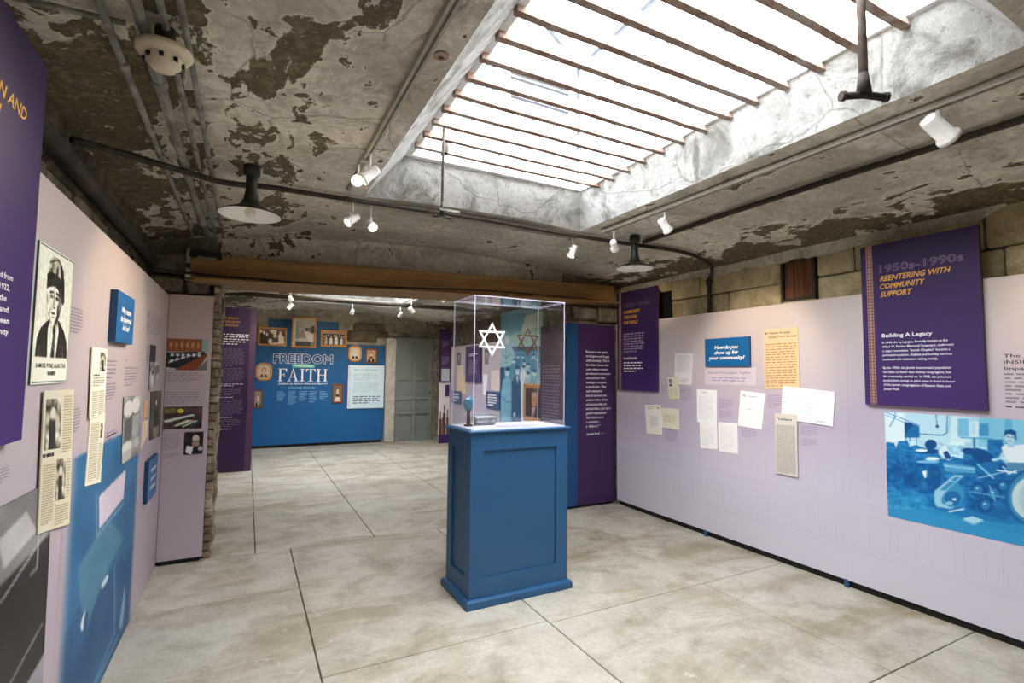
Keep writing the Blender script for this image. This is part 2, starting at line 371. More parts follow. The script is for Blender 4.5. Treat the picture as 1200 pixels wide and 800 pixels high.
class Draw:
    """small painter for the flat prints; coordinates are drawing units over the whole picture"""
    def __init__(s, W, H, bg, ext=(0, 0, 1, 1), skew=None):
        s.W, s.H = W*2, H*2; s.a = np.zeros((s.H, s.W, 3))+np.array(bg, float)
        x = ext[0]+(np.arange(s.W)+.5)/s.W*(ext[2]-ext[0]); y = ext[1]+(np.arange(s.H)+.5)/s.H*(ext[3]-ext[1])
        s.X, s.Y = np.meshgrid(x, y)
        if skew:        # drawing units that run obliquely over the print
            a_, b_, c_, d_, e_, f_, g_, h_ = skew; w_ = g_*s.X+h_*s.Y+1
            s.X, s.Y = (a_*s.X+b_*s.Y+c_)/w_, (d_*s.X+e_*s.Y+f_)/w_
        s.rng = np.random.RandomState(3); s.ext = ext
    def put(s, m, c, al=1.0):
        m = m.astype(float)*al; s.a = s.a*(1-m[..., None])+np.array(c, float)*m[..., None]; return s
    def poly(s, pts, c, al=1.0):
        ins = np.zeros(s.X.shape, bool); n = len(pts)
        for i in range(n):
            x0, y0 = pts[i]; x1, y1 = pts[(i+1) % n]
            if y0 == y1: continue
            ins ^= ((y0 > s.Y) != (y1 > s.Y)) & (s.X < (x1-x0)*(s.Y-y0)/(y1-y0)+x0)
        return s.put(ins, c, al)
    def rect(s, x0, y0, x1, y1, c, al=1.0): return s.put((s.X >= x0) & (s.X <= x1) & (s.Y >= y0) & (s.Y <= y1), c, al)
    def ell(s, cx, cy, rx, ry, c, al=1.0, rot=0):
        k, q = math.cos(R(rot)), math.sin(R(rot)); dx, dy = s.X-cx, s.Y-cy
        return s.put(((dx*k+dy*q)/rx)**2+((-dx*q+dy*k)/ry)**2 <= 1, c, al)
    def line(s, pts, wd, c, al=1.0):
        for (x0, y0), (x1, y1) in zip(pts, pts[1:]):
            dx, dy = x1-x0, y1-y0; t = np.clip(((s.X-x0)*dx+(s.Y-y0)*dy)/(dx*dx+dy*dy+1e-12), 0, 1)
            s.put((s.X-x0-t*dx)**2+(s.Y-y0-t*dy)**2 <= (wd/2)**2, c, al)
        return s
    def fade(s, c0, c1, al=1.0, horiz=False):
        t = ((s.X-s.ext[0])/(s.ext[2]-s.ext[0]) if horiz else (s.Y-s.ext[1])/(s.ext[3]-s.ext[1]))[..., None]
        s.a = s.a*(1-al)+(np.array(c0, float)*(1-t)+np.array(c1, float)*t)*al; return s
    def blotch(s, amp, cells, mask=None):
        g = s.rng.rand(cells+2, cells+2)*2-1
        xi = np.linspace(0, cells, s.W); yi = np.linspace(0, cells, s.H); x0 = xi.astype(int); y0 = yi.astype(int)
        fx = (xi-x0)[None, :]; fy = (yi-y0)[:, None]; fx = fx*fx*(3-2*fx); fy = fy*fy*(3-2*fy)
        n = (g[y0][:, x0]*(1-fx)+g[y0][:, x0+1]*fx)*(1-fy)+(g[y0+1][:, x0]*(1-fx)+g[y0+1][:, x0+1]*fx)*fy
        if mask is not None: n = n*mask
        s.a = s.a+n[..., None]*amp; return s
    def blur(s, k=1):
        for _ in range(k):
            p = np.pad(s.a, ((1, 1), (1, 1), (0, 0)), 'edge'); s.a = (p[:-2, 1:-1]+p[2:, 1:-1]+p[1:-1, :-2]+p[1:-1, 2:]+2*p[1:-1, 1:-1])/6
        return s
    def out(s):
        a = s.a.reshape(s.H//2, 2, s.W//2, 2, 3).mean((1, 3)); return np.clip(a, 0, 255)

def dashes(pl, q, rows, off, mat, parent, name='printed_text', fill=.5, last=.6, gap=.04, seed=1, ragged=.12):
    """body copy too small to read: rows of word-length strokes"""
    rd = random.Random(seed); mb = MB()
    for r in range(rows):
        v0 = (r+(1-fill)/2)/rows; v1 = (r+(1+fill)/2)/rows; u = 0.0
        end = 1-rd.random()*ragged if r < rows-1 else last
        while u < end-.02:
            wlen = rd.uniform(.07, .2); e = min(u+wlen, end)
            mb.add([pl.p(*bil(q, a, b), off) for a, b in ((u, v0), (e, v0), (e, v1), (u, v1))], [(0, 1, 2, 3)]); u = e+gap*rd.uniform(.7, 1.2)
    return mb.build(name, mat, parent)
def text(s, pl, a, z, h, mat, parent, off=.001, width=None, bold=0.0, shear=0.0, outline=0.0, name='printed_text', rot=0.0, align='L', lead=1.0):
    """real lettering; (a, z) is the left end of the baseline, h the capital height"""
    cu = bpy.data.curves.new('t', 'FONT'); cu.body = s; cu.size = 1; cu.offset = bold; cu.shear = shear; cu.resolution_u = 2; cu.space_line = lead
    if outline: cu.fill_mode = 'NONE'; cu.bevel_depth = outline; cu.bevel_resolution = 0
    ob = bpy.data.objects.new('t', cu); COL.objects.link(ob)
    dg = bpy.context.evaluated_depsgraph_get(); me = bpy.data.meshes.new_from_object(ob.evaluated_get(dg))
    bpy.data.objects.remove(ob); bpy.data.curves.remove(cu)
    n = len(me.vertices); co = np.zeros(n*3, np.float32); me.vertices.foreach_get('co', co); co = co.reshape(-1, 3)
    sc = h/.729*1.0; x0, x1 = co[:, 0].min(), co[:, 0].max()
    sx = sc if width is None else width/(x1-x0)
    off_ = Vector((0, 0, 0)); p = parent
    while p is not None: off_ = off_+p.location; p = p.parent
    out = []; sg = pl.sgn(); cr, sr = math.cos(R(rot)), math.sin(R(rot))
    dx = 0 if align == 'L' else -(x1-x0)*sx/2
    for x, y, zz in co:
        u, w_ = (x-x0)*sx+dx, y*sc; u, w_ = u*cr-w_*sr, u*sr+w_*cr
        out.append(pl.p(a+sg*u, z+w_, off+(zz*.002 if outline else 0))-off_)
    m2 = bpy.data.meshes.new(name); m2.from_pydata(out, [], [tuple(f.vertices) for f in me.polygons]); m2.materials.append(mat)
    bpy.data.meshes.remove(me)
    o = bpy.data.objects.new(name, m2); COL.objects.link(o); o.parent = parent
    return o

def zc(x): return 2.85-.04*(x-1.7)**2

# ---------------------------------------------------------------- the setting: floor of concrete slabs
fl = MB().box(-1.0, 4.4, -7.6, 11.9, -.2, -.03).build('floor', M_PIER, origin=(0, 0, 0)); struct(fl, 'worn grey-beige concrete slab floor', 'floor')
slabs = [(-.95, .39, -7.5, -.55), (.39, 1.73, -7.5, -.55), (1.73, 4.35, -7.5, -.55),
         (-.95, .39, -.55, 1.4), (-.95, .39, 1.4, 4.0), (-.95, .39, 4.0, 4.89), (.39, 1.73, -.55, 2.8), (.39, 1.73, 2.8, 4.89),
         (1.73, 3.07, -.55, 1.52), (3.07, 4.35, -.55, 1.52), (1.73, 3.07, 1.52, 2.77), (3.07, 4.35, 1.52, 2.77), (1.73, 4.35, 2.77, 4.89),
         (-.95, .117, 4.89, 8.4), (.117, 1.12, 4.89, 6.35), (1.12, 2.3, 4.89, 6.35), (2.3, 4.35, 4.89, 6.35), (.117, 1.12, 6.35, 11.9), (1.12, 2.3, 6.35, 11.9), (2.3, 4.35, 6.35, 11.9), (-.95, .117, 8.4, 11.9)]
for x0, x1, y0, y1 in slabs:
    g = .0035
    MB().chbox(x0+g, x1-g, y0+g, y1-g, -.06, 0, .003).build('slab', M_FLOOR, fl)

# vaulted ceiling with three skylight wells
WX0, WX1, WY0, WY1 = .70, 2.59, .72, 3.68
TX0, TX1, TY0, TY1, TZ = .98, 2.43, .93, 3.43, 3.105
xs = sorted(set(list(np.round(np.linspace(-.95, .70, 16), 4))+list(np.round(np.linspace(.70, 2.59, 14), 4))+list(np.round(np.linspace(2.59, 4.35, 16), 4))))
ys = []
for k, oy in enumerate((-6.4, 0, 6.4)):
    ys += list(np.linspace(WY0+oy, WY1+oy, 18)); ys += list(np.linspace(WY1+oy, WY0+oy+6.4 if k < 2 else 11.95, 18)[1:-1])
ys = [-7.6]+ys+[11.95]
def cz(x, y):
    inw = any(abs(x-e) < 1e-3 for e in (WX0, WX1)) or any(abs(y-(e+oy)) < 1e-3 for e in (WY0, WY1) for oy in (-6.4, 0, 6.4))
    n = mnoise.noise(Vector((x*1.7, y*1.7, 3)))*.012+mnoise.noise(Vector((x*6, y*6, 1)))*.004
    return zc(x)+n*(.35 if inw else 1)
mb = MB(); nx = len(xs)
mb.v = [(x, y, cz(x, y)) for y in ys for x in xs]
for j in range(len(ys)-1):
    for i in range(nx-1):
        mx, my = (xs[i]+xs[i+1])/2, (ys[j]+ys[j+1])/2
        if WX0 < mx < WX1 and any(WY0+o < my < WY1+o for o in (-6.4, 0, 6.4)): continue
        mb.f.append((j*nx+i, j*nx+i+1, (j+1)*nx+i+1, (j+1)*nx+i)); mb.m.append(0)
ce = mb.build('ceiling', M_CEIL, origin=(0, 0, 0), smooth=True); struct(ce, 'shallow vaulted ceiling of peeling grey plaster', 'ceiling')
mb = MB()                                                            # roof deck above, with the same openings
for y0, y1 in ((-7.6, TY0-6.4), (TY1-6.4, TY0), (TY1, TY0+6.4), (TY1+6.4, 11.95)): mb.box(-.95, 4.35, y0, y1, TZ-.02, TZ+.03)
for oy in (-6.4, 0, 6.4):
    mb.box(-.95, TX0, TY0+oy, TY1+oy, TZ-.02, TZ+.03); mb.box(TX1, 4.35, TY0+oy, TY1+oy, TZ-.02, TZ+.03)
mb.build('roof_deck', M_WALLW, ce)
for k, oy in enumerate((0, 6.4, -6.4)):
    mb = MB(); xin = [x for x in xs if WX0-1e-6 <= x <= WX1+1e-6]; yin = [y for y in ys if WY0+oy-1e-6 <= y <= WY1+oy+1e-6]
    loop = [(x, WY1+oy) for x in xin]+[(WX1, y) for y in yin[::-1][1:]]+[(x, WY0+oy) for x in xin[::-1][1:]]+[(WX0, y) for y in yin[1:-1]]
    top = [(TX0+(x-WX0)/(WX1-WX0)*(TX1-TX0), TY0+oy+(y-WY0-oy)/(WY1-WY0)*(TY1-TY0)) for x, y in loop]
    n = len(loop); K = 5
    for r in range(K+1):
        t = r/K
        for (x, y), (a, b) in zip(loop, top):
            px, py = x+(a-x)*t, y+(b-y)*t; z0 = cz(x, y); d = mnoise.noise(Vector((px*3, py*3, z0+t)))*.014*(0 if r in (0,) else 1)
            mb.v.append((px+d, py+d, z0+(TZ+.03-z0)*t))
    for r in range(K):
        for i in range(n):
            j = (i+1) % n; mb.f.append((r*n+i, r*n+j, (r+1)*n+j, (r+1)*n+i)); mb.m.append(0)
    wl = mb.build('window_%d' % (k+1), M_WELL, origin=(1.68, 2.2+oy, 2.82)); struct(wl)
    wl['label'] = ('whitewashed plaster skylight well crossed by rusty bars above the display case', 'skylight well of the far room beyond the timber beam', 'skylight well of the bay behind the viewpoint')[k]
    for i in range(13):
        y = 3.235-.1795*i+oy; j = lambda: random.uniform(-.006, .006)
        b = MB(); c = [(-.019, -.030), (.019, -.030), (.019, .030), (-.019, .030)]; vs = []
        for s in range(9):
            x = TX0-.04+(TX1-TX0+.08)*s/8; dy, dz = j()*.4, j()*.4
            vs += [(x, y+p+dy, TZ-.02+q+dz) for p, q in c]
        b.add(vs, [(s*4+e, s*4+(e+1) % 4, s*4+4+(e+1) % 4, s*4+4+e) for s in range(8) for e in range(4)]+[(0, 3, 2, 1), (32, 33, 34, 35)])
        b.build('bar', M_BAR, wl)

# lantern over the near skylight: steel frame, glass, louvred gable
for oy in (0, 6.4):
    la = thing('roof_lantern', 'glazed gabled lantern with blue-grey steel rafters above the near skylight' if oy == 0 else 'glazed gabled roof lantern above the far room skylight', 'skylight', (1.7, 2.2+oy, 3.135))
    ex0, ex1, ez, rz, y0, y1 = .67, 2.73, 4.5, 5.25, .3+oy, 3.9+oy
    for x in (ex0, ex1):
        MB().tube([(x, y0, ez), (x, y1, ez)], .022, 6).build('eaves_beam', M_STEEL, la)
        for y in (y0, y1): MB().tube([(x, y, 3.135), (x, y, ez)], .018, 6).build('post', M_STEEL, la)
        MB().add([(x, y0, 3.14), (x, y1, 3.14), (x, y1, ez), (x, y0, ez)], [(0, 1, 2, 3)]).build('pane', M_GLASS, la)
        MB().add([(x, y0, ez), (x, y1, ez), (1.7, y1, rz), (1.7, y0, rz)], [(0, 1, 2, 3)]).build('pane', M_GLASS, la)
        for y in (y0, y0+1.2, y0+2.4, y1-.02): MB().tube([(x, y, ez), (1.7, y, rz)], .02, 6).build('rafter', M_STEEL, la)
    MB().tube([(1.7, y0, rz), (1.7, y1, rz)], .022, 6).build('ridge_beam', M_STEEL, la)
    if oy == 0:
        MB().box(.67, 2.73, 3.92, 3.96, 3.135, 4.5).add([(.67, 3.92, 4.5), (2.73, 3.92, 4.5), (1.7, 3.92, 5.25)], [(0, 1, 2)]).build('gable_wall', M_WALLW, la)
        lv = MB().box(1.96, 2.64, 3.895, 3.92, 3.93, 4.33).build('louvre_frame', M_WALLW, la)
        for i in range(8):
            if i == 4: continue
            MB().box(1.99, 2.61, 3.888, 3.894, 3.96+i*.044, 3.987+i*.044).build('slat', flat('louvre_recess_shade', (18, 21, 24), .9), lv)  # slats coloured near black to stand in for shade in the louvre recesses
        gw = MB().box(1.50, 1.84, 3.895, 3.92, 3.99, 4.26).build('gridded_vent', flat('dim_vent_glass', (46, 60, 72), .6), la)
        for i in range(7): MB().box(1.50+.055*i, 1.512+.055*i, 3.885, 3.894, 3.99, 4.26).build('grid_bar', M_WALLW, gw)
        for i in range(6): MB().box(1.50, 1.84, 3.885, 3.894, 3.99+.052*i, 4.0+.052*i).build('grid_bar', M_WALLW, gw)
sp = thing('sprinkler_pipe', 'thin brown sprinkler pipe running above the skylight bars', 'pipe', (2.66, 2.2, 4.0))
MB().tube([(2.66, .32, 4.0), (2.66, 3.89, 4.0)], .014, 8).build('pipe_run', M_BAR, sp)
for y in (2.94, 3.5, 3.84):
    MB().lathe([(.001, .0), (.02, .0), (.02, -.03), (.01, -.045), (.028, -.05), (.001, -.052)], (2.66, y, 3.99), 10).build('sprinkler_head', M_BAR, sp)
tag(MB().tube([(2.93, .32, 4.0), (2.93, 3.89, 4.0)], .006, 6).build('roof_cable', M_PIPE), 'thin dark cable running above the skylight beside the sprinkler pipe', 'cable')

# walls
wr = MB().box(4.15, 4.35, -7.6, 11.95, -.1, 3.12).build('wall_right', M_RUBBLE, origin=(4.25, 0, 0)); struct(wr, 'right wall of tan stone blocks behind the lavender boards', 'wall')
wlf = MB().box(-.95, -.76, -7.6, 11.95, -.1, 3.12).build('wall_left', M_RUBBLE, origin=(-.85, 0, 0)); struct(wlf, 'dark rubble left wall behind the mauve boards', 'wall')
def block(parent, x0, x1, y0, y1, z0, z1, mat, name='stone_block', c=.012, j=.004):
    return MB().chbox(x0, x1, y0, y1, z0, z1, c, j).build(name, mat, parent)
g = .006
rowsR = [(1.95, 2.36, [5.0, 4.31, 'gap', 4.10, 3.35, 2.80, 'gap', 2.49, 1.95, 1.33, .60, -.3]),
         (2.36, 2.64, [5.0, 4.31, 'gap', 4.10, 3.70, 2.80, 'gap', 2.49, 2.2, 1.42, .72, .1, -.5])]
for z0, z1, cuts in rowsR:
    prev = cuts[0]; skip = False
    for c in cuts[1:]:
        if c == 'gap': skip = True; continue
        if not skip: block(wr, 4.10+random.uniform(0, .02), 4.2, c+g, prev-g, z0+g, z1-g, M_STONE)
        skip = False; prev = c
block(wr, 4.1, 4.2, 2.50, 2.79, 2.55, 2.64, M_STONE); block(wr, 4.1, 4.2, 2.50, 2.79, 1.95, 2.19, M_STONE); block(wr, 4.1, 4.2, 4.11, 4.30, 2.48, 2.64, M_STONE); block(wr, 4.1, 4.2, 4.11, 4.30, 1.95, 2.17, M_STONE)
for z0, z1 in ((2.05, 2.2), (2.2, 2.36), (2.36, 2.54), (2.54, 2.64)):
    y = -.4
    while y < 4.9:
        l = random.uniform(.3, .65); block(wlf, -.8, -.735+random.uniform(-.01, .01), y+g, min(y+l, 4.93)-g, z0+g, z1-g, M_RUBBLE, c=.015, j=.008); y += l
# ragged plaster still clinging under the right-hand springing of the vault
def ragged(parent, seed, ya, yb, zlo, zhi, amp, name='plaster_remnant', mat=None):
    mb = MB(); n = int((yb-ya)/.03); V = []
    for i in range(n+1):
        y = ya+(yb-ya)*i/n
        f = mnoise.noise(Vector((y*2.1, seed, 0)))*amp+mnoise.noise(Vector((y*9, seed, 4)))*amp*.45+mnoise.noise(Vector((y*31, seed, 7)))*amp*.2
        lo = zlo+f; e = .5*min(1, (i/6.0), (n-i)/6.0)+.5
        lo = zhi-(zhi-lo)*e
        V += [(4.085, y, zhi), (4.082, y, lo+.012), (4.10, y, lo), (3.99, y, zhi+.02)]
    for i in range(n):
        a = i*4; b = a+4
        mb.add([], [])
        mb.f += [(a, b, b+1, a+1), (a+1, b+1, b+2, a+2), (a+3, b+3, b, a)]; mb.m += [0]*3
    mb.v = V
    return mb.build(name, mat or M_CEIL, parent, smooth=True)
M_REMN = stone('clinging_plaster', (134, 126, 108), (186, 179, 160), (216, 210, 192))
ragged(wr, 1.3, 1.30, 4.9, 2.555, 2.655, .06, mat=M_REMN)
ragged(wr, 8.3, -.4, 1.25, 2.58, 2.655, .05, mat=M_REMN)

def partition(n, y0, y1, label):
    o = MB().box(-.95, -.27, y0+.07, y1, -.1, 3.1).box(3.31, 4.35, y0+.07, y1, -.1, 3.1).box(-.27, 3.31, y0+.1, y1, 2.42, 3.1)
    o.m = [0]*12+[1]*6
    o = o.build(n, [M_PIER, M_CEIL], origin=(1.7, y0, 0)); return struct(o, label, 'wall')
wb = partition('wall_back', 4.95, 5.5, 'rough plastered wall around the wide opening under the timber beam')
wn = partition('wall_near', -1.15, -.6, 'rough plastered wall behind the viewpoint')
M_FARW = stone('pale_tan_render', (112, 104, 88), (160, 151, 132), (198, 190, 170))
wfar = MB().box(-.95, 2.93, 11.36, 11.6, -.1, 3.1).box(3.83, 4.35, 11.36, 11.6, -.1, 3.1).box(2.93, 3.83, 11.36, 11.6, 2.33, 3.1).build('wall_far', M_FARW, origin=(1.7, 11.36, 0)); struct(wfar, 'rough plastered end wall of the far room', 'wall')
wend = MB().box(-.95, 4.35, -7.8, -7.6, -.1, 3.12).build('wall_end', M_PIER, origin=(1.7, -7.7, 0)); struct(wend, 'plastered end wall behind the viewpoint', 'wall')
# brick jamb at the left of the opening
z = 0.0; i = 0
while z < 2.27:
    h = random.uniform(.058, .074); d = random.uniform(-.012, .012)
    MB().chbox(-.275, -.215+d, 4.93+random.uniform(-.01, .01), 5.16+random.uniform(-.02, .02), z+.005, z+h, .007, .003).build('brick', M_BRICK, wb)
    MB().chbox(-.275, -.215-d, 5.18, 5.49, z+.005, z+h, .007, .003).build('brick', M_BRICK, wb); z += h+.004
MB().chbox(-.29, -.17, 4.925, 5.05, 2.27, 2.34, .012, .006).build('jamb_stone', M_PIER, wb)
# rubble stones showing between beam and vault at the ends
for x0, x1, z0, z1 in ((3.4, 3.75, 2.2, 2.36), (3.76, 4.12, 2.18, 2.38), (3.5, 3.9, 2.39, 2.5), (3.91, 4.13, 2.39, 2.6), (-.74, -.5, 2.18, 2.32), (-.49, -.3, 2.18, 2.3), (-.74, -.45, 2.33, 2.5), (-.44, -.3, 2.38, 2.5)):
    MB().chbox(x0+g, x1-g, 4.93+random.uniform(-.015, .01), 5.06, z0+g, z1-g, .02, .012).build('stone_block', M_PIER, wb)

bm_ = thing('timber_beam', 'long brown timber lintel beam spanning the opening to the far room', 'beam', (1.75, 4.95, 2.33))
o = MB().chbox(-2.05, 2.35, -.07, .13, .0, .235, .008, .003).build('timber', M_BEAM); o.parent = bm_; o.location = (0, 0, 0); bm_.rotation_euler = (0, -.028, 0)
o = MB().chbox(-2.15, 2.15, -.035, .5, -.012, .0, .004, .001).build('soffit_board', M_BEAM); o.parent = bm_; o.location = (0, 0, 0)
for ch in bm_.children: pass

# ---------------------------------------------------------------- exhibition boards
def board_row(name, label, pl, cuts, z0, z1, mat, t=.03, foot=True, group=None):
    a0, a1 = min(cuts), max(cuts)
    base = pl.p((a0+a1)/2, 0, -t/2)
    o = thing(name, label, 'display panel', base, group)
    for c0, c1 in zip(cuts, cuts[1:]):
        lo, hi = min(c0, c1)+.0003, max(c0, c1)-.0003
        slab(pl, rect(lo if pl.sgn() > 0 else hi, z1, hi if pl.sgn() > 0 else lo, z0), -t, 0, 'board', [mat], o)
    if foot:
        s = slab(pl, rect(a0+.02, z0+.02, a1-.02, 0), -t-.04, -t, 'plinth', [M_BLACK], o)
    return o
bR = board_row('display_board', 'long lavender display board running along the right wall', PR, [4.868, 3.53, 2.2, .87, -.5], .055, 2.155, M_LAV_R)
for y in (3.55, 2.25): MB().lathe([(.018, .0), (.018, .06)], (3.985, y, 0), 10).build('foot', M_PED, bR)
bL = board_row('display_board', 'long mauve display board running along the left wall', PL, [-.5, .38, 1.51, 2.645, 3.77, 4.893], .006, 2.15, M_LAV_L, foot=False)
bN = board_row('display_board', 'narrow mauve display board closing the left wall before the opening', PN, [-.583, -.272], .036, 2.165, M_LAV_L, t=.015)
MB().box(-.33, -.30, 4.91, 4.94, 0, .04).build('foot', M_BLACK, bN)
bQ = board_row('quotation_board', 'purple and blue quotation board standing right of the opening', PN, [3.27, 3.425, 3.974], .035, 2.14, M_DPUR)
bQ.children[0].data.materials[0] = M_NAVY
bJ = thing('jamb_text_board', 'purple text board lining the right jamb of the opening', 'display panel', (3.285, 5.22, 0))
PJ = Plane('R', 3.27, 'jamb')
slab(PJ, rect(5.49, 2.14, 4.935, .035), -.03, 0, 'board', [flat('greyed_purple_print', (86, 70, 104), .5)], bJ)
dashes(PJ, rect(5.44, 1.66, 5.02, .75), 24, .001, M_FAINTW, bJ, seed=5)

# purple banners on the right wall
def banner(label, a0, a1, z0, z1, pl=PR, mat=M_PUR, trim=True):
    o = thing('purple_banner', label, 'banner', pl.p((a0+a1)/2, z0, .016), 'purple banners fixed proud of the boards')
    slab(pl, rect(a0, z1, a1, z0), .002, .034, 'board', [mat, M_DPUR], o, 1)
    if trim:
        s = pl.sgn()
        mb = MB(); w0, w1 = a0+s*.035, a0+s*.076
        slab(pl, rect(w0, z1-.004, w1, z0+.004), .034, .0348, 'border_strip', [flat('gold_border_print', (168, 128, 108), .5)], o)
        zz = z0+.012
        while zz < z1-.012:
            for c in (.045, .066):
                a = a0+s*c; mb.add([pl.p(a-.0065, zz, .0352), pl.p(a, zz+.0085, .0352), pl.p(a+.0065, zz, .0352), pl.p(a, zz-.0085, .0352)], [(0, 1, 2, 3)])
            zz += .0225
        mb.build('border_pattern', flat('plum_print_ink', (78, 44, 84), .5), o)
    return o
b2 = banner('purple banner headed 1950s-1990s above the machine shop photo', 2.061, 1.387, 1.352, 2.488)
O = .0352
text('1950s-1990s', PR, 1.938, 2.283, .054, flat('silver_outline_ink', (176, 160, 190)), b2, O, .474, outline=.011, bold=0, name='outlined_date')
for i, (s, wd) in enumerate((('REENTERING WITH', .41), ('COMMUNITY', .27), ('SUPPORT', .195))):
    text(s, PR, 1.94, 2.222-.056*i, .038, M_YEL, b2, O, wd, bold=.018, shear=.3, name='gold_heading')
text('Building A Legacy', PR, 1.938, 1.826, .026, M_INK, b2, O, .295, bold=.02, name='subheading')
body = ['In 1944, the synagogue, formally known as the', 'Alfred W. Fleisher Memorial Synagogue, underwent', 'a major renovation. "Jewish Chaplain" became a', 'permanent position. Shabbat and holiday services', 'continued with volunteers visiting weekly.', '',
        'By the 1950s the Jewish incarcerated population', 'had fallen to fewer than twenty congregants, but', 'the community carried on. In 1958, ten prisoners', 'pooled their savings to plant trees in Israel in honor', 'of the Jewish congregation of Eastern State and', 'Joseph Paull.']
wds = [.375, .405, .385, .395, .32, 0, .385, .385, .385, .405, .38, .095]
for i, (s, wd) in enumerate(zip(body, wds)):
    if s: text(s, PR, 1.938, 1.782-.0292*i, .0155, M_INK, b2, O, wd, bold=.012, name='body_text')
b1 = banner('purple banner headed COMMUNITY THROUGH THE WALLS beside the corner', 4.815, 4.148, 1.364, 2.525)
text('1920s-1940s', PR, 4.69, 2.335, .052, M_GREY, b1, O, .44, outline=.014, name='outlined_date')
for i, (s, wd) in enumerate((('COMMUNITY', .29), ('THROUGH', .235), ('THE WALLS', .25))):
    text(s, PR, 4.693, 2.262-.062*i, .038, M_YEL, b1, O, wd, bold=.018, shear=.3, name='gold_heading')
dashes(PR, rect(4.693, 2.035, 4.33, 1.80), 8, O, M_FAINTW, b1, name='body_text', seed=9)
text('Inside/Outside', PR, 4.693, 1.725, .027, M_INK, b1, O, .23, bold=.02, name='subheading')
dashes(PR, rect(4.693, 1.70, 4.36, 1.57), 4, O, M_INK, b1, name='body_text', seed=11, fill=.4)

# purple banner on the left wall, seen from its printed side at the picture's edge
b3 = banner('dark purple banner at the far left edge of the left wall', 1.225, 1.895, 1.351, 2.425, PL)
for s, aa, z_, wd in (('RELIGION AND', 1.775, 2.21, .34), ('MUSIC IN', 1.775, 2.15, .2)):
    pass
text('EXPANSION AND', PL, 1.35, 2.205, .036, M_YEL, b3, O, .42, bold=.018, shear=.3, name='gold_heading')
text('REVOLUTION', PL, 1.34, 2.15, .036, M_YEL, b3, O, .28, bold=.018, shear=.3, name='gold_heading')
for i, (s, wd) in enumerate((('The congregation had evolved from', .405), ('the time it was founded in 1922,', .39), ('and by the spring of 1929, the', .375), ('group found a wood and', .39), ('willing link made between', .40), ('inmates and the community', .40), ('in faith and in tradition.', .33))):
    text(s, PL, 1.352, 1.775-.028*i*1.0, .0155, M_INK, b3, O, wd, bold=.012, name='body_text')

# quotation
q = ['"Society is not quick', 'to forgive and forget,', 'unfortunately. This is', 'the bitter lesson the', 'poor release inmates', 'are forced to encounter', 'over and over when', 'seeking to complete', 'a parole plan. They', 'seek redemption', 'but all avenues are', 'closed to them. Home', 'and sponsorship are', 'denied them, just as is', 'gainful employment.', 'Thus they become', 'a statistic -', "a 'failure'.\""]
for i, s in enumerate(q):
    text(s, PN, 3.545+(0 if i else -.012), 1.80-.0517*i, .027, M_INK, bQ, .001, .0158*len(s), bold=.012, shear=.3, name='quotation_text')
text('-Joseph Paull', PN, 3.55, .835, .022, M_INK, bQ, .001, .19, bold=.02, name='quotation_text')
text('#297', PN, 3.76, .835, .02, M_FAINTW, bQ, .001, .06, name='quotation_text')

# faint line drawing of a cell block printed along the lavender board
mb = MB()
def ln(a0, z0, a1, z1, w_=.0022):
    d = Vector((a1-a0, z1-z0)).normalized(); n_ = Vector((-d.y, d.x))*w_/2
    mb.add([PR.p(a0-n_.x, z0-n_.y, .0006), PR.p(a1-n_.x, z1-n_.y, .0006), PR.p(a1+n_.x, z1+n_.y, .0006), PR.p(a0+n_.x, z0+n_.y, .0006)], [(0, 1, 2, 3)])
for z_ in (.30, .33, .62, .65, .66, .98, 1.0): ln(4.8, z_, 1.3, z_-.02)
for i in range(19):
    a = 4.6-i*.18
    for zb, zt in ((.33, .52), (.68, .88)):
        if i % 2: ln(a, zb, a, zt); ln(a-.1, zb, a-.1, zt); ln(a, zt, a-.1, zt)
        else: ln(a, zb, a, zt+.03); ln(a-.13, zb, a-.13, zt+.03); ln(a, zt+.03, a-.13, zt+.03)
for k in range(14): ln(2.9-.14*k, 1.9+.02*k, 2.3-.1*k, 2.12-.003*k, .002)
mb.build('printed_line_drawing', M_LINE, bR)

# plaque and its caption
def plaque(label, pl, q_, lines, h, a_c, z_top, step, widths, t=.025, mat=M_PLAQ):
    o = thing('blue_plaque', label, 'sign', pl.p((q_[0][0]+q_[1][0])/2, q_[2][1], t/2))
    slab(pl, q_, .001, t, 'board', [mat, M_PLAQS], o, 1)
    for i, (s, wd) in enumerate(zip(lines, widths)):
        text(s, pl, a_c, z_top-step*i, h, M_INK, o, t+.001, wd, bold=.03, shear=.18, align='C', name='plaque_lettering')
    return o
plaque('blue plaque reading How do you show up for your community?', PR, rect(3.50, 1.899, 3.008, 1.635), ['How do you', 'show up for', 'your community?'], .034, 3.255, 1.797, .049, [.26, .27, .40])
lb = thing('caption_board', 'pale caption card headed Building the Congregation, Together under the blue plaque', 'sign', PR.p(3.24, 1.458, .002))
slab(PR, rect(3.525, 1.622, 2.962, 1.458), .0005, .003, 'card', [flat('pale_caption_card', (216, 204, 214), .5)], lb)
text('Building the Congregation, Together', PR, 3.485, 1.566, .019, M_GREY, lb, .0035, .466, bold=.012, name='caption_text')
dashes(PR, rect(3.44, 1.535, 3.05, 1.49), 2, .0035, M_FAINTW, lb, seed=3, fill=.4, last=.93)

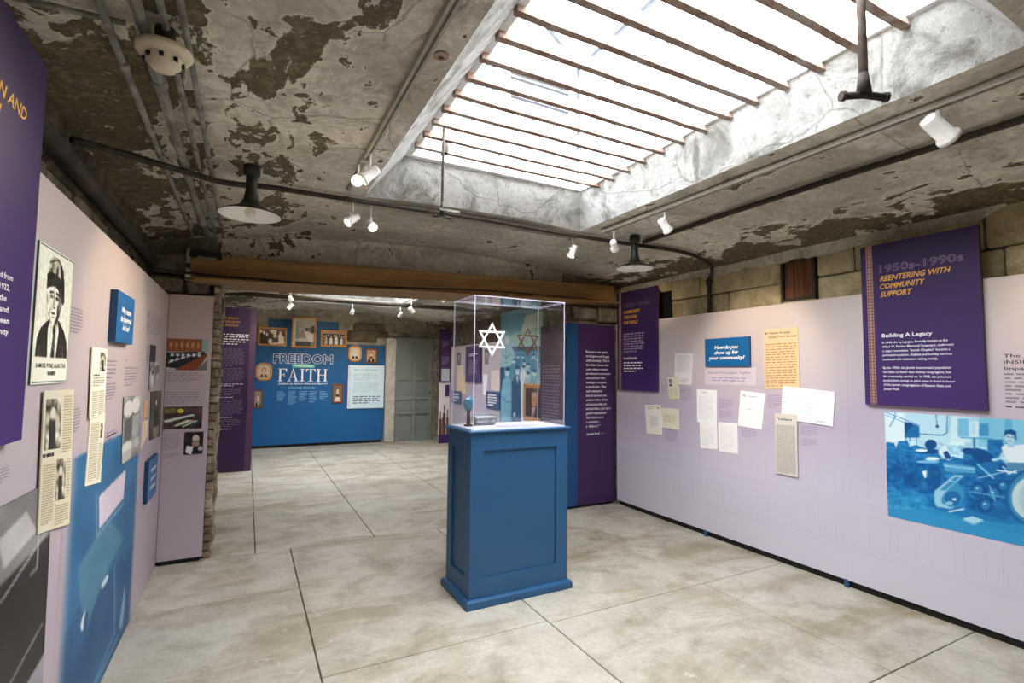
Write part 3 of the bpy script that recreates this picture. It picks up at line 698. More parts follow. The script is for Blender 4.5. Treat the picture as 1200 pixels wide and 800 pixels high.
def paper(name, label, pl, q_, col=(250, 248, 246), group=None, t=.004, off=.001, cat='document'):
    o = slab(pl, q_, off, off+t, name, [flat('paper_%02x%02x%02x' % col, col, .6, 0, .015)]); tag(o, label, cat, group); return o
def sub(q_, u0, v0, u1, v1): return [bil(q_, u0, v0), bil(q_, u1, v0), bil(q_, u1, v1), bil(q_, u0, v1)]
GR = 'letters and documents mounted on the right board'
M_TYPE = flat('faded_typing', (196, 192, 194), .6, 0, 0); M_TYPEY = flat('sepia_typing', (206, 192, 150), .6, 0, 0); M_NEWS = flat('newspaper_ink', (150, 132, 96), .6, 0, 0); M_OR = flat('brown_newspaper_ink', (196, 140, 82), .6, 0, 0)
qq = [(3.911, 1.779), (3.672, 1.768), (3.689, 1.447), (3.926, 1.454)]
p = paper('typed_letter', 'grey-white typed letter uppermost left of the blue plaque', PR, qq, (238, 232, 232), GR)
dashes(PR, sub(qq, .1, .06, .9, .6), 12, .0055, M_TYPE, p, fill=.35); dashes(PR, sub(qq, .3, .8, .85, .95), 3, .0055, M_TYPE, p, fill=.6, seed=4)
qq = [(4.021, 1.525), (3.869, 1.533), (3.852, 1.3), (3.998, 1.288)]
p = paper('membership_card', 'small cream card with tiny portrait overlapping the grey typed letter', PR, qq, (236, 226, 200), GR, off=.0055)
d = Draw(10, 14, (210, 205, 185)).ell(.5, .4, .3, .28, (60, 56, 50)).ell(.5, .45, .18, .2, (190, 180, 160)).rect(.2, .75, .8, 1, (40, 38, 36)).out()
picture('printed_portrait', PR, sub(qq, .1, .08, .45, .42), .0105, d, p)
dashes(PR, sub(qq, .1, .5, .46, .92), 10, .0105, M_TYPEY, p, fill=.4); dashes(PR, sub(qq, .54, .5, .92, .92), 10, .0105, M_TYPEY, p, fill=.4, seed=6)
qq = [(4.365, 1.212), (4.126, 1.224), (4.103, .905), (4.339, .893)]
qb = [(4.115, 1.195), (3.868, 1.195), (3.868, .982), (4.115, .985)]
p = paper('typed_letter', 'cream landscape letter at the left end, half behind an upright letter', PR, qb, (242, 236, 214), GR)
dashes(PR, sub(qb, .12, .3, .88, .75), 6, .0055, M_TYPEY, p, fill=.4)
p = paper('typed_letter', 'cream upright letter with tiny red seal, leftmost on the right board', PR, qq, (250, 245, 234), GR, off=.0055)
dashes(PR, sub(qq, .15, .05, .85, .15), 2, .0105, M_TYPEY, p, fill=.5, seed=2); dashes(PR, sub(qq, .25, .38, .82, .75), 9, .0105, M_TYPE, p, fill=.4)
slab(PR, sub(qq, .82, .07, .9, .13), .0105, .0108, 'red_seal', [flat('red_seal_ink', (200, 70, 50))], p)
qq = [(3.623, 1.408), (3.382, 1.408), (3.386, 1.085), (3.623, 1.085)]
p = paper('typed_letter', 'upper white letter below the caption card, top of the tall pair', PR, qq, (252, 252, 252), GR, off=.0055)
dashes(PR, sub(qq, .25, .05, .75, .12), 1, .0105, M_TYPE, p, fill=.4); dashes(PR, sub(qq, .1, .2, .9, .9), 14, .0105, flat('very_faint_typing', (228, 224, 230)), p, fill=.35)
qq = [(3.598, 1.12), (3.389, 1.12), (3.387, .848), (3.592, .836)]
p = paper('typed_letter', 'lower white letter tucked under the tall pair', PR, qq, (252, 251, 250), GR)
dashes(PR, sub(qq, .1, .3, .9, .9), 10, .0055, flat('very_faint_typing', (228, 224, 230)), p, fill=.35, seed=8)
qq = [(3.374, 1.108), (3.165, 1.112), (3.161, .838), (3.368, .836)]
p = paper('typed_letter', 'small blank white letter right of the lower white letter', PR, qq, (252, 251, 250), GR)
dashes(PR, sub(qq, .1, .1, .9, .9), 12, .0055, flat('very_faint_typing', (228, 224, 230)), p, fill=.3, seed=12)
qq = [(3.122, 1.413), (2.878, 1.396), (2.915, 1.082), (3.157, 1.094)]
p = paper('typed_letter', 'white letter tilted clockwise with a small round letterhead emblem', PR, qq, (252, 252, 253), GR)
slab(PR, sub(qq, .12, .08, .22, .16), .0055, .0058, 'letterhead_emblem', [M_TYPE], p); dashes(PR, sub(qq, .35, .1, .9, .16), 1, .0055, M_TYPE, p, fill=.6); dashes(PR, sub(qq, .3, .46, .75, .52), 1, .0055, M_TYPE, p, fill=.3)
qq = [(2.88, 1.953), (2.566, 1.951), (2.567, 1.448), (2.88, 1.434)]
p = paper('newspaper_clipping', 'tall peach newspaper clipping right of the blue plaque', PR, qq, (240, 204, 160), GR)
text('Mr. Fleisher Arranges', PR, 2.868, 1.905, .02, M_DARK, p, .0055, .235, name='headline', bold=.01); text('Special Purim Services', PR, 2.83, 1.872, .02, M_DARK, p, .0055, .25, name='headline', bold=.01)
dashes(PR, sub(qq, .05, .24, .95, .97), 17, .0055, M_OR, p, fill=.42, ragged=.04, seed=21)
qq = [(2.708, 1.465), (2.285, 1.432), (2.31, 1.168), (2.732, 1.196)]
p = paper('handwritten_letter', 'wide white handwritten letter tilted below the peach clipping', PR, qq, (253, 253, 254), GR, off=.0055)
for k in range(7): dashes(PR, sub(qq, .2+.02*(k % 3), .1+.1*k, .95-.08*(k % 2), .16+.1*k), 1, .0105, flat('very_faint_typing', (228, 224, 230)), p, fill=.4, seed=30+k)
dashes(PR, sub(qq, .68, .88, .97, .94), 1, .0105, M_TYPE, p, fill=.5)
qq = [(2.782, 1.234), (2.590, 1.238), (2.593, .734), (2.784, .738)]
p = paper('newspaper_clipping', 'long narrow grey clipping headed Letters overlapping the handwritten letter', PR, qq, (224, 216, 206), GR, off=.011)
text('Letters', PR, 2.748, 1.182, .021, M_DARK, p, .016, .115, bold=.02, name='headline')
dashes(PR, sub(qq, .06, .05, .3, .08), 1, .016, M_NEWS, p); dashes(PR, sub(qq, .05, .18, .93, .98), 40, .016, flat('newsprint_grey_ink', (170, 164, 158)), p, fill=.5, gap=.02, ragged=.03)
for i, (a0, z1, a1, z0, r) in enumerate(((4.118, 1.448, 4.03, 1.356, 5), (3.845, 1.422, 3.69, 1.282, 8), (4.061, .98, 3.886, .84, 7), (3.366, 1.33, 3.205, 1.24, 5), (3.366, 1.222, 3.22, 1.148, 4), (2.858, 1.392, 2.727, 1.276, 7), (3.124, 1.084, 2.963, .996, 5), (2.566, 1.155, 2.42, 1.075, 5), (2.566, 1.055, 2.425, .995, 4))):
    dashes(PR, rect(a0, z1, a1, z0), r, .0008, M_FAINTW, bR, name='caption_text', seed=40+i, fill=.42)
for i, (s, wd) in enumerate((('The Jewish', .21), ("INSIDERS'", .2), ('Impact', .125))):
    text(s, PR, 1.311, 1.672-.037*i, .021, M_DARK if i != 9 else M_GREY, bR, .001, wd, bold=.012, name='board_heading')
dashes(PR, rect(1.311, 1.585, .95, 1.40), 8, .001, M_GREY, bR, name='body_text', fill=.4, seed=77); dashes(PR, rect(1.311, 1.392, 1.0, 1.372), 1, .001, M_DARK, bR, name='body_text', fill=.35)

# machine shop photograph on the right board (duotone); drawing units 0..800 map onto the part inside the frame
T1, T2, T3, T4, T5 = (226, 246, 252), (150, 212, 236), (74, 164, 212), (28, 112, 172), (16, 78, 140)
d = Draw(260, 200, T2, skew=(974.7922, 17.9436, 73.3333, 48.3711, 536.4674, 52.4444, -0.3009, -0.0126))
Tn = (38, 128, 188)
d.rect(0, 0, 2000, 900, (176, 222, 240)).poly([(60, 30), (2000, 60), (2000, 300), (60, 260)], (168, 218, 238)).rect(60, 60, 180, 250, T1).rect(180, 50, 420, 240, (190, 230, 244)).rect(420, 70, 520, 230, (206, 238, 248)).rect(455, 92, 515, 185, (120, 192, 226)).rect(566, 80, 900, 240, (128, 198, 226)).rect(700, 80, 740, 260, (96, 176, 214))
d.poly([(60, 470), (300, 470), (800, 590), (2000, 640), (2000, 900), (60, 900)], (44, 142, 198)).poly([(60, 520), (400, 600), (800, 700), (2000, 860), (2000, 900), (60, 900)], (52, 150, 204))
d.line([(80, 58), (258, 128)], 3, T4).line([(80, 72), (200, 120)], 3, T3).line([(132, 60), (128, 88), (104, 132)], 6, T3).line([(262, 172), (380, 178), (398, 165), (402, 75)], 5, T4).line([(405, 165), (418, 78)], 3, T3).line([(343, 72), (348, 130)], 4, T4).ell(349, 132, 8, 8, T5)
d.poly([(178, 108), (222, 116), (232, 182), (180, 184)], T5).poly([(228, 120), (256, 132), (258, 190), (180, 190), (178, 178)], T4).rect(184, 190, 188, 228, T4).rect(240, 190, 244, 225, T4).rect(206, 190, 210, 214, T4)
d.rect(518, 106, 566, 188, (206, 236, 246)).rect(526, 118, 546, 170, (184, 226, 242)).rect(566, 118, 616, 182, Tn, .7).line([(470, 190), (640, 196)], 6, T3).rect(536, 190, 546, 250, T4).rect(610, 200, 690, 300, T4)
m_ = (d.Y > 205+.02*d.X)*(d.Y < 560)
d.poly([(84, 212), (124, 216), (135, 245), (150, 208), (196, 206), (205, 236), (240, 228), (300, 250), (345, 262), (380, 306), (400, 280), (480, 300), (490, 248), (560, 244), (640, 262), (690, 310), (700, 345), (800, 360), (980, 400), (980, 640), (720, 640), (480, 600), (330, 560), (300, 500), (84, 470)], (32, 122, 184))
d.poly([(84, 240), (300, 300), (420, 420), (300, 490), (84, 440)], (26, 108, 172)).poly([(480, 300), (700, 320), (820, 520), (700, 620), (500, 560)], (24, 104, 168))
d.blotch(20, 34, m_).blotch(16, 80, m_)
d.ell(316, 226, 31, 26, T5).ell(304, 262, 62, 14, T5).ell(268, 257, 32, 8, T1).ell(322, 300, 40, 9, T1).ell(300, 315, 60, 8, (120, 196, 228)).poly([(352, 262), (392, 222), (428, 300), (400, 308)], (214, 240, 248)).poly([(380, 268), (402, 258), (425, 300), (395, 302)], T5)
d.poly([(270, 366), (292, 360), (306, 392), (284, 400)], T1).ell(330, 400, 40, 74, T5, .6).line([(90, 250), (290, 300)], 6, Tn).line([(150, 232), (170, 420)], 8, Tn).ell(150, 360, 40, 46, T5, .5).ell(220, 410, 46, 40, T5, .6)
d.poly([(378, 318), (545, 340), (548, 376), (392, 366)], (82, 162, 208)).poly([(384, 330), (545, 350), (545, 358), (384, 340)], (140, 204, 232))
d.ell(520, 262, 44, 18, T5, 1, 8).ell(585, 290, 66, 34, T5, 1, 25).ell(610, 350, 60, 34, T4).line([(560, 330), (640, 400)], 10, (120, 196, 228)).line([(560, 400), (690, 370)], 5, (160, 214, 236))
d.poly([(334, 468), (436, 384), (486, 386), (398, 478), (372, 500), (372, 530), (440, 548), (420, 560), (345, 548), (334, 520)], (150, 206, 230)).poly([(362, 462), (440, 394), (470, 394), (392, 464)], (56, 146, 198)).line([(410, 412), (440, 420)], 4, (170, 218, 238))
d.poly([(392, 472), (452, 414), (488, 470), (480, 520), (420, 552), (376, 530), (374, 500)], (60, 146, 196)).ell(430, 504, 42, 36, (30, 110, 172)).ell(438, 510, 12, 6, (226, 244, 250)).ell(412, 530, 20, 10, (130, 200, 228)).line([(412, 574), (486, 560)], 9, (184, 226, 242))
for cx_, cy_, r_ in ((560, 460, 40), (640, 480, 46), (690, 440, 36), (600, 540, 40)): d.ell(cx_, cy_, r_, r_, T5, .7).ell(cx_, cy_, r_*.6, r_*.6, (50, 134, 190), .8).ell(cx_-4, cy_-6, r_*.2, r_*.15, (150, 210, 234))
d.line([(520, 470), (700, 500)], 8, (80, 160, 208)).line([(660, 360), (760, 372)], 8, (206, 236, 246)).line([(690, 340), (720, 380), (780, 350)], 6, (214, 240, 248)).line([(620, 440), (650, 520)], 6, (120, 196, 228))
d.poly([(474, 616), (528, 600), (596, 622), (538, 646)], (110, 184, 216)).poly([(480, 610), (530, 597), (590, 617), (536, 636)], (170, 218, 236))
d.poly([(632, 300), (672, 292), (690, 268), (682, 240), (706, 224), (742, 232), (800, 224), (840, 240), (880, 330), (820, 322), (716, 318), (704, 286), (686, 302), (640, 314)], (226, 242, 248)).poly([(686, 262), (700, 284), (684, 302), (632, 312), (630, 302), (668, 292)], (170, 214, 232)).poly([(712, 318), (830, 322), (836, 372), (708, 352)], (84, 142, 180))
d.poly([(715, 206), (745, 206), (752, 236), (735, 244), (712, 232)], (164, 208, 226)).ell(727, 188, 28, 34, (180, 216, 230)).poly([(694, 186), (700, 154), (730, 148), (758, 158), (762, 200), (752, 204), (748, 178), (716, 170)], T5).ell(716, 186, 5, 3, T5).ell(738, 188, 5, 3, T5).line([(726, 188), (722, 200)], 3, (120, 180, 208)).line([(716, 208), (734, 209)], 3, T4)
d.ell(840, 500, 142, 146, (24, 100, 160)).ell(850, 500, 132, 134, (64, 140, 184)).ell(864, 504, 128, 118, (196, 222, 226)).ell(880, 504, 110, 100, (176, 208, 216)).blur(1)
tg = thing('machine_shop_photo', 'large blue-tinted photograph of a man in a machine shop, right board', 'photograph', PR.p(1.35, .59, 0))
slab(PR, rect(1.955, 1.309, .75, .59), .0005, .002, 'mount', [M_NAVY], tg)
picture('printed_photo', PR, rect(1.955, 1.309, .75, .59), .003, d.out(), tg)

# ---------------------------------------------------------------- left wall prints
GL = 'prints and clippings mounted on the left board'
qq = [(2.027, 1.942), (2.368, 1.942), (2.368, 1.50), (2.027, 1.50)]
po = thing('portrait_poster', 'ink portrait poster of a man in a flat cap, green edged, left wall', 'poster', PL.p(2.2, 1.5, .004), GL)
slab(PL, qq, .001, .006, 'mount', [flat('poster_paper', (246, 242, 224)), flat('green_poster_edge', (40, 92, 66))], po, 1)
PAP = (248, 243, 220); BK = (44, 40, 30)
d = Draw(116, 150, PAP); HT = (150, 142, 118)
d.rect(0, 0, 1, .012, (40, 92, 66)).rect(0, .99, 1, 1, (40, 92, 66)).rect(.988, 0, 1, 1, (70, 100, 80))
d.poly([(.04, .81), (.06, .68), (.14, .60), (.36, .52), (.64, .52), (.82, .60), (.92, .68), (.96, .81)], BK).poly([(.10, .81), (.12, .70), (.16, .81)], (92, 86, 66)).poly([(.80, .70), (.86, .81), (.78, .81)], (92, 86, 66))
d.poly([(.36, .81), (.33, .60), (.41, .51), (.58, .51), (.65, .60), (.60, .81)], PAP).poly([(.46, .58), (.51, .555), (.56, .58), (.545, .64), (.565, .81), (.45, .81), (.485, .64)], BK).line([(.47, .62), (.54, .68)], .01, HT).line([(.46, .70), (.55, .76)], .01, HT).poly([(.37, .56), (.42, .52), (.48, .59), (.43, .63)], (232, 226, 200)).poly([(.60, .56), (.56, .52), (.54, .59), (.58, .63)], (206, 198, 170))
d.poly([(.36, .48), (.62, .46), (.60, .56), (.50, .57), (.40, .55)], HT)
d.poly([(.27, .28), (.28, .40), (.32, .49), (.39, .55), (.46, .565), (.54, .55), (.62, .48), (.67, .38), (.68, .26)], PAP)
d.poly([(.55, .25), (.70, .28), (.69, .40), (.63, .50), (.55, .555), (.49, .56), (.56, .48), (.55, .42), (.60, .38)], (70, 64, 48)).poly([(.62, .34), (.67, .34), (.66, .42), (.61, .46)], HT)
d.ell(.265, .375, .028, .05, (214, 206, 178)).line([(.26, .35), (.27, .40)], .01, BK)
d.poly([(.24, .20), (.27, .09), (.38, .045), (.54, .05), (.66, .11), (.72, .22), (.70, .28), (.5, .22), (.3, .23)], (206, 198, 170)).poly([(.56, .06), (.68, .12), (.74, .23), (.76, .33), (.70, .32), (.62, .2)], BK).line([(.27, .11), (.5, .055), (.64, .10)], .012, BK).ell(.38, .12, .05, .03, HT).ell(.5, .15, .04, .04, (92, 86, 66)).ell(.33, .17, .04, .03, BK, .7)
d.poly([(.22, .20), (.30, .175), (.48, .17), (.64, .20), (.73, .27), (.77, .36), (.72, .40), (.62, .30), (.46, .27), (.30, .29), (.23, .31)], BK)
d.poly([(.32, .315), (.43, .305), (.43, .325), (.33, .335)], BK).poly([(.50, .305), (.61, .32), (.60, .34), (.50, .325)], BK)
d.ell(.385, .352, .045, .014, BK).ell(.385, .352, .018, .008, PAP, .5).ell(.54, .356, .045, .015, BK).line([(.45, .33), (.435, .42), (.455, .435), (.50, .43)], .012, BK).poly([(.46, .33), (.50, .42), (.46, .42)], HT)
d.poly([(.38, .475), (.45, .465), (.53, .475), (.45, .487)], BK).line([(.42, .505), (.50, .503)], .01, HT).line([(.36, .44), (.35, .48)], .008, HT).poly([(.33, .46), (.40, .53), (.44, .555), (.38, .55), (.31, .49)], HT, .8)
d.blotch(34, 30, ((d.Y > .05)*(d.Y < .55)*(abs(d.X-.5) < .25)).astype(float)).blotch(20, 60, (d.Y > .03)*(d.Y < .8))
picture('printed_portrait', PL, [bil(qq, a, b) for a, b in ((.015, .01), (.99, .01), (.99, .99), (.015, .99))], .007, d.out(), po)
text("SAMUEL PYNE, ALIAS 'THE", PL, 2.055, 1.552, .015, M_DARK, po, .008, .285, bold=.012, name='poster_caption'); text("RABBI'", PL, 2.165, 1.527, .015, M_DARK, po, .008, .075, bold=.012, name='poster_caption')
plaque('blue plaque reading Why restore the Synagogue? on the left wall', PL, rect(2.965, 1.925, 3.36, 1.681), ['Why restore', 'the Synagogue?', 'And how?'], .030, 3.17, 1.826, .042, [.215, .25, .16], t=.03, mat=M_PLAQ)
plaque('small blue plaque low on the left wall near the corner', PL, rect(4.16, .935, 4.54, .655), ['How does the', 'past live on', 'in this place?'], .03, 4.36, .845, .06, [.22, .2, .23], t=.025)

def news(label, q_, pics, cols, col=(236, 230, 210), off=.001, head=None, name='newspaper_clipping', seed=1):
    o = paper(name, label, PL, q_, col, GL, off=off)
    for (u0, v0, u1, v1) in pics:
        d = Draw(24, 28, (150, 142, 122)); d.blotch(80, 5).blotch(60, 11); d.ell(.45, .3, .16, .12, (220, 212, 190)).rect(.25, .42, .65, 1, (50, 46, 40)).ell(.75, .5, .12, .16, (200, 190, 168)); picture('printed_photo', PL, sub(q_, u0, v0, u1, v1), off+.005, d.out(), o)
    for k, (u0, v0, u1, v1, r) in enumerate(cols): dashes(PL, sub(q_, u0, v0, u1, v1), r, off+.005, flat('newsprint_ink', (168, 156, 122)), o, seed=seed+k, fill=.45, ragged=.05)
    if head: dashes(PL, sub(q_, *head), 1, off+.0052, M_DARK, o, fill=.7, seed=seed+9, name='headline')
    return o
news('wide aged newspaper page under the capped-man portrait', [(2.14, 1.478), (2.452, 1.473), (2.50, .965), (2.165, 1.02)], [(.05, .06, .55, .42), (.46, .5, .78, .80)], [(.62, .04, .95, .46, 22), (.05, .52, .4, .95, 24), (.46, .83, .95, .98, 8), (.82, .5, .96, .8, 14)], (222, 213, 186), off=.0065, head=(.02, .44, .6, .475), seed=3)
qb_ = [(2.731, 1.36), (2.984, 1.345), (2.968, 1.03), (2.714, 1.062)]
news('lower of two narrow cream clippings on the left wall', qb_, [(.7, .15, .88, .36)], [(.08, .12, .62, .95, 28), (.68, .42, .92, .95, 20)], (238, 232, 212), seed=12)
qa_ = [(2.672, 1.641), (2.922, 1.641), (2.942, 1.34), (2.694, 1.342)]
news('upper of two narrow cream clippings on the left wall', qa_, [(.52, .06, .9, .34)], [(.1, .42, .9, .56, 4), (.1, .62, .46, .98, 12), (.52, .62, .92, .98, 12)], (240, 235, 218), off=.006, head=(.1, .38, .8, .405), seed=22)
def lphoto(name, label, q_, paint, W=40, H=50, off=.001, pl=PL, cat='photograph', group=GL):
    o = slab(pl, q_, off, off+.003, name, [flat('photo_mount_grey', (90, 86, 84))]); tag(o, label, cat, group)
    picture('printed_photo', pl, q_, off+.0042, paint, o); return o
d = Draw(30, 40, (70, 66, 64)).blotch(40, 6); lphoto('framed_print', 'small dark upright photo high on the left wall near the corner', rect(4.125, 1.716, 4.345, 1.60), d.rect(0, 0, 1, .9, (52, 44, 56)).blotch(14, 8).out(), 30, 40)
d = Draw(50, 50, (168, 164, 158)).blotch(60, 6).blotch(40, 14).ell(.3, .7, .16, .3, (224, 220, 214)).ell(.3, .42, .1, .1, (60, 54, 50)).rect(.55, .2, 1, .6, (120, 110, 96)); lphoto('printed_photograph', 'photo of a person in pale robe near the left corner', [(4.13, 1.598), (4.536, 1.602), (4.53, 1.49), (4.15, 1.405)], d.out(), 50, 50)
d = Draw(70, 70, (150, 150, 148)).blotch(50, 5).ell(.28, .2, .25, .13, (214, 212, 208)).ell(.7, .16, .25, .13, (222, 220, 214)).poly([(.1, .36), (.45, .32), (.5, .66), (.08, .7)], (96, 96, 98)).poly([(.52, .32), (.95, .3), (.96, .62), (.55, .66)], (188, 186, 182)).ell(.25, .78, .26, .1, (212, 210, 206)).rect(.02, .82, .5, 1, (200, 198, 194))
for k in range(12): d.line([(.05+.08*k, .3), (.07+.078*k, .7)], .02, (60, 60, 64)); d.line([(.05+.08*k, .84), (.04+.08*k, 1)], .014, (70, 70, 74))
lphoto('printed_photograph', 'black and white photo of rolled scrolls beside the blue mural', [(3.365, 1.399), (3.855, 1.392), (3.888, 1.03), (3.405, 1.04)], d.blur(1).out(), 70, 70)
d = Draw(50, 60, (88, 84, 70)).blotch(30, 6).ell(.5, .25, .05, .05, (255, 244, 210)).ell(.5, .8, .25, .2, (150, 142, 128)).rect(.3, .4, .7, .75, (54, 62, 50)); lphoto('printed_photograph', 'dark colour photo of the synagogue interior next to the left corner', [(4.238, 1.398), (4.712, 1.391), (4.768, 1.035), (4.283, 1.06)], d.out(), 50, 60)
o = paper('paper_note', 'upper orange-tinted paper note near the left corner', PL, [(3.987, 1.345), (4.128, 1.345), (4.145, 1.238), (4.006, 1.234)], (226, 180, 140), GL)
o = paper('paper_note', 'lower torn cream paper note near the left corner', PL, [(3.974, 1.218), (4.17, 1.212), (4.163, 1.108), (3.977, 1.045)], (232, 208, 178), GL)
for i, (a0, z1, a1, z0, r) in enumerate(((2.40, 1.782, 2.553, 1.682, 8), (3.965, 1.93, 4.634, 1.785, 9), (2.482, 1.399, 2.606, 1.302, 8), (2.962, 1.598, 3.185, 1.50, 5), (2.975, 1.485, 3.195, 1.40, 6), (3.375, 1.607, 3.45, 1.59, 1), (3.38, 1.565, 3.74, 1.455, 7), (1.84, 1.278, 1.937, 1.235, 5), (3.04, 1.25, 3.28, 1.20, 3), (4.0, 1.70, 4.08, 1.56, 7))):
    dashes(PL, rect(a0, z1, a1, z0), r, .0008, M_GREY, bL, name='caption_text', seed=60+i, fill=.4)

# blue mural printed on the left board, with soft edges into the board colour
LV = (179, 165, 177)
d = Draw(150, 150, (38, 100, 146), (2.46, 1.235, 4.0, 0.0))
Bd, Bm, Bl = (28, 78, 122), (44, 110, 152), (110, 150, 176)
d.poly([(2.46, .5), (3.0, .62), (3.5, .42), (4.0, .5), (4.0, 0), (2.46, 0)], (32, 84, 130)).poly([(2.46, .22), (2.9, .5), (3.6, .5), (3.9, .0), (2.46, 0)], (26, 80, 128))
d.poly([(2.70, .74), (3.2, .80), (3.6, .60), (3.1, .5), (2.9, .40), (2.75, .6)], (84, 134, 158), .7).ell(2.85, .46, .05, .035, (200, 214, 220)).ell(3.2, .5, .07, .02, (190, 208, 218)).ell(2.88, .45, .035, .04, Bd)
d.line([(2.9, .05), (3.6, .06)], .02, Bl, .7).line([(2.55, .0), (3.5, .12)], .02, Bl, .7).line([(3.4, .5), (3.5, .12)], .03, (90, 140, 170), .8)
d.poly([(2.98, .96), (3.55, .985), (3.53, .83), (3.02, .80)], (208, 196, 212)).line([(2.93, .98), (2.98, .78), (3.55, .80)], .018, Bl)
d.poly([(2.7, .0), (2.74, .12), (2.82, .16), (2.9, .06), (2.92, .0)], (196, 204, 214)).poly([(3.6, .1), (3.7, .3), (3.75, .2), (3.7, .05)], Bl)
d.blotch(12, 9).blur(2)
t = np.clip((d.X-2.48)/.16, 0, 1)*np.clip((3.97-d.X)/.14, 0, 1); t = (t*t*(3-2*t))[..., None]
d.a = d.a*t+np.array(LV)*(1-t)
d.put(d.Y > 1.2, LV)
picture('printed_mural', PL, rect(2.46, 1.235, 4.0, .008), .0008, d.out(), bL)

# black and white photo low on the left
d = Draw(100, 110, (40, 38, 40), (1.3, 1.18, 2.34, 0.05))
d.poly([(1.3, 1.18), (2.34, 1.18), (2.34, .92), (1.9, .86), (1.3, .95)], (132, 128, 126)).poly([(1.9, 1.05), (2.1, 1.1), (2.2, .98), (1.95, .92)], (190, 186, 184))
d.line([(1.3, .82), (1.95, .80), (2.34, .96)], .012, (170, 168, 166)).line([(1.3, .34), (1.9, .36), (2.3, .50)], .012, (150, 148, 148)).poly([(1.3, .3), (2.3, .3), (2.34, .05), (1.3, .05)], (60, 58, 60)).poly([(1.9, .25), (2.34, .34), (2.34, .05), (2.0, .05)], (150, 144, 152)).line([(2.16, .80), (2.22, .80), (2.22, .96)], .008, (180, 178, 176)); d.blotch(18, 9).blur(1)
lphoto('printed_photograph', 'large black and white photo at the lower left edge of the left wall', [(1.3, 1.18), (2.298, 1.165), (2.335, .38), (1.3, .38)], d.out())

# return board pictures
GN = 'photos on the narrow board beside the opening'
d = Draw(80, 66, (150, 92, 60)); d.rect(.85, 0, 1, .8, (150, 176, 178)).rect(0, .42, 1, 1, (186, 186, 184))
for k in range(6): d.ell(.1+.13*k, .2, .035, .1, (196, 142, 96)).rect(.02+.14*k, 0, .03+.14*k, .4, (110, 62, 40))
d.poly([(0, .45), (.9, .40), (.95, .46), (.3, .95), (0, .9)], (40, 46, 52))
for k in range(6): d.poly([(.05+.14*k, .78-.06*k), (.16+.14*k, .74-.06*k), (.2+.13*k, .68-.05*k), (.12+.13*k, .66-.05*k)], (222, 224, 226)); d.rect(.1+.13*k, .48, .18+.13*k, .56, (214, 216, 220))
d.poly([(.2, 1), (.95, .46), (1, .5), (.75, 1)], (134, 70, 40)).poly([(.7, 1), (1, .66), (1, 1)], (120, 116, 116))
lphoto('printed_photograph', 'uppermost colour photo of an exhibit hall on the narrow board', rect(-.583, 1.802, -.30, 1.547), d.out(), pl=PN, group=GN)
d = Draw(70, 50, (74, 56, 58)).rect(0, 0, 1, .3, (84, 62, 70)).rect(.02, .08, .3, .3, (120, 112, 60)).ell(.42, .2, .08, .1, (214, 206, 60)).poly([(0, .6), (.75, .35), (.8, .42), (.05, .72)], (196, 206, 196)).poly([(.25, .85), (.6, .6), (.9, .65), (.6, .95)], (206, 210, 176)).poly([(.3, .9), (.9, .6), (1, .9), (.4, 1)], (40, 48, 44)).line([(.5, .9), (.85, .66)], .04, (226, 228, 208)).blotch(16, 10)
lphoto('printed_photograph', 'middle colour photo of display tables on the narrow board', rect(-.578, 1.252, -.316, 1.073), d.out(), pl=PN, group=GN)
d = Draw(44, 50, (44, 34, 36)).ell(.6, .3, .18, .16, (196, 186, 176)).ell(.6, .52, .2, .14, (150, 128, 110)).poly([(.15, .6), (.5, .65), (.4, 1), (.1, .9)], (222, 222, 222)).ell(.85, .75, .12, .1, (180, 176, 170)).blotch(18, 8)
lphoto('printed_photograph', 'small square photo lowest on the narrow board', rect(-.433, 1.044, -.301, .864), d.out(), pl=PN, group=GN)
dashes(PN, rect(-.578, 1.53, -.322, 1.445), 5, .0008, M_GREY, bN, name='caption_text', fill=.35, seed=2); dashes(PN, rect(-.574, 1.375, -.33, 1.272), 6, .0008, M_GREY, bN, name='caption_text', fill=.35, seed=3)
dashes(PN, rect(-.573, 1.043, -.459, .90), 9, .0008, M_GREY, bN, name='caption_text', fill=.35, seed=4); dashes(PN, rect(-.573, .885, -.459, .84), 3, .0008, M_GREY, bN, name='caption_text', fill=.35, seed=5)

# ---------------------------------------------------------------- the far room
bF = thing('title_wall_panel', 'tall blue title panel reading FREEDOM THROUGH FAITH in the far room', 'display panel', (1.38, YF+.03, 0))
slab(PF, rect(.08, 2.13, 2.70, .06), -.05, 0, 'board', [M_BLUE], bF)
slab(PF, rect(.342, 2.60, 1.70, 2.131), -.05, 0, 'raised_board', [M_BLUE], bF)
MB().box(2.9, 3.86, 11.42, 11.5, -.05, 2.4).build('door_light_stop', M_BLACK, wfar)  # unseen black box added to block sky light leaking under the door
MB().box(.12, 2.66, 11.33, 11.36, 0, .07).build('plinth', M_BLACK, bF)
text('FREEDOM', PF, .45, 1.71, .19, M_INK, bF, .004, 1.15, outline=.013, bold=.035, name='outlined_title')
slab(PF, rect(.81, 1.688, 1.242, 1.618), .001, .004, 'mint_label', [M_GREEN], bF); text('THROUGH', PF, .845, 1.635, .036, M_INK, bF, .006, .36, bold=.02, name='label_lettering')
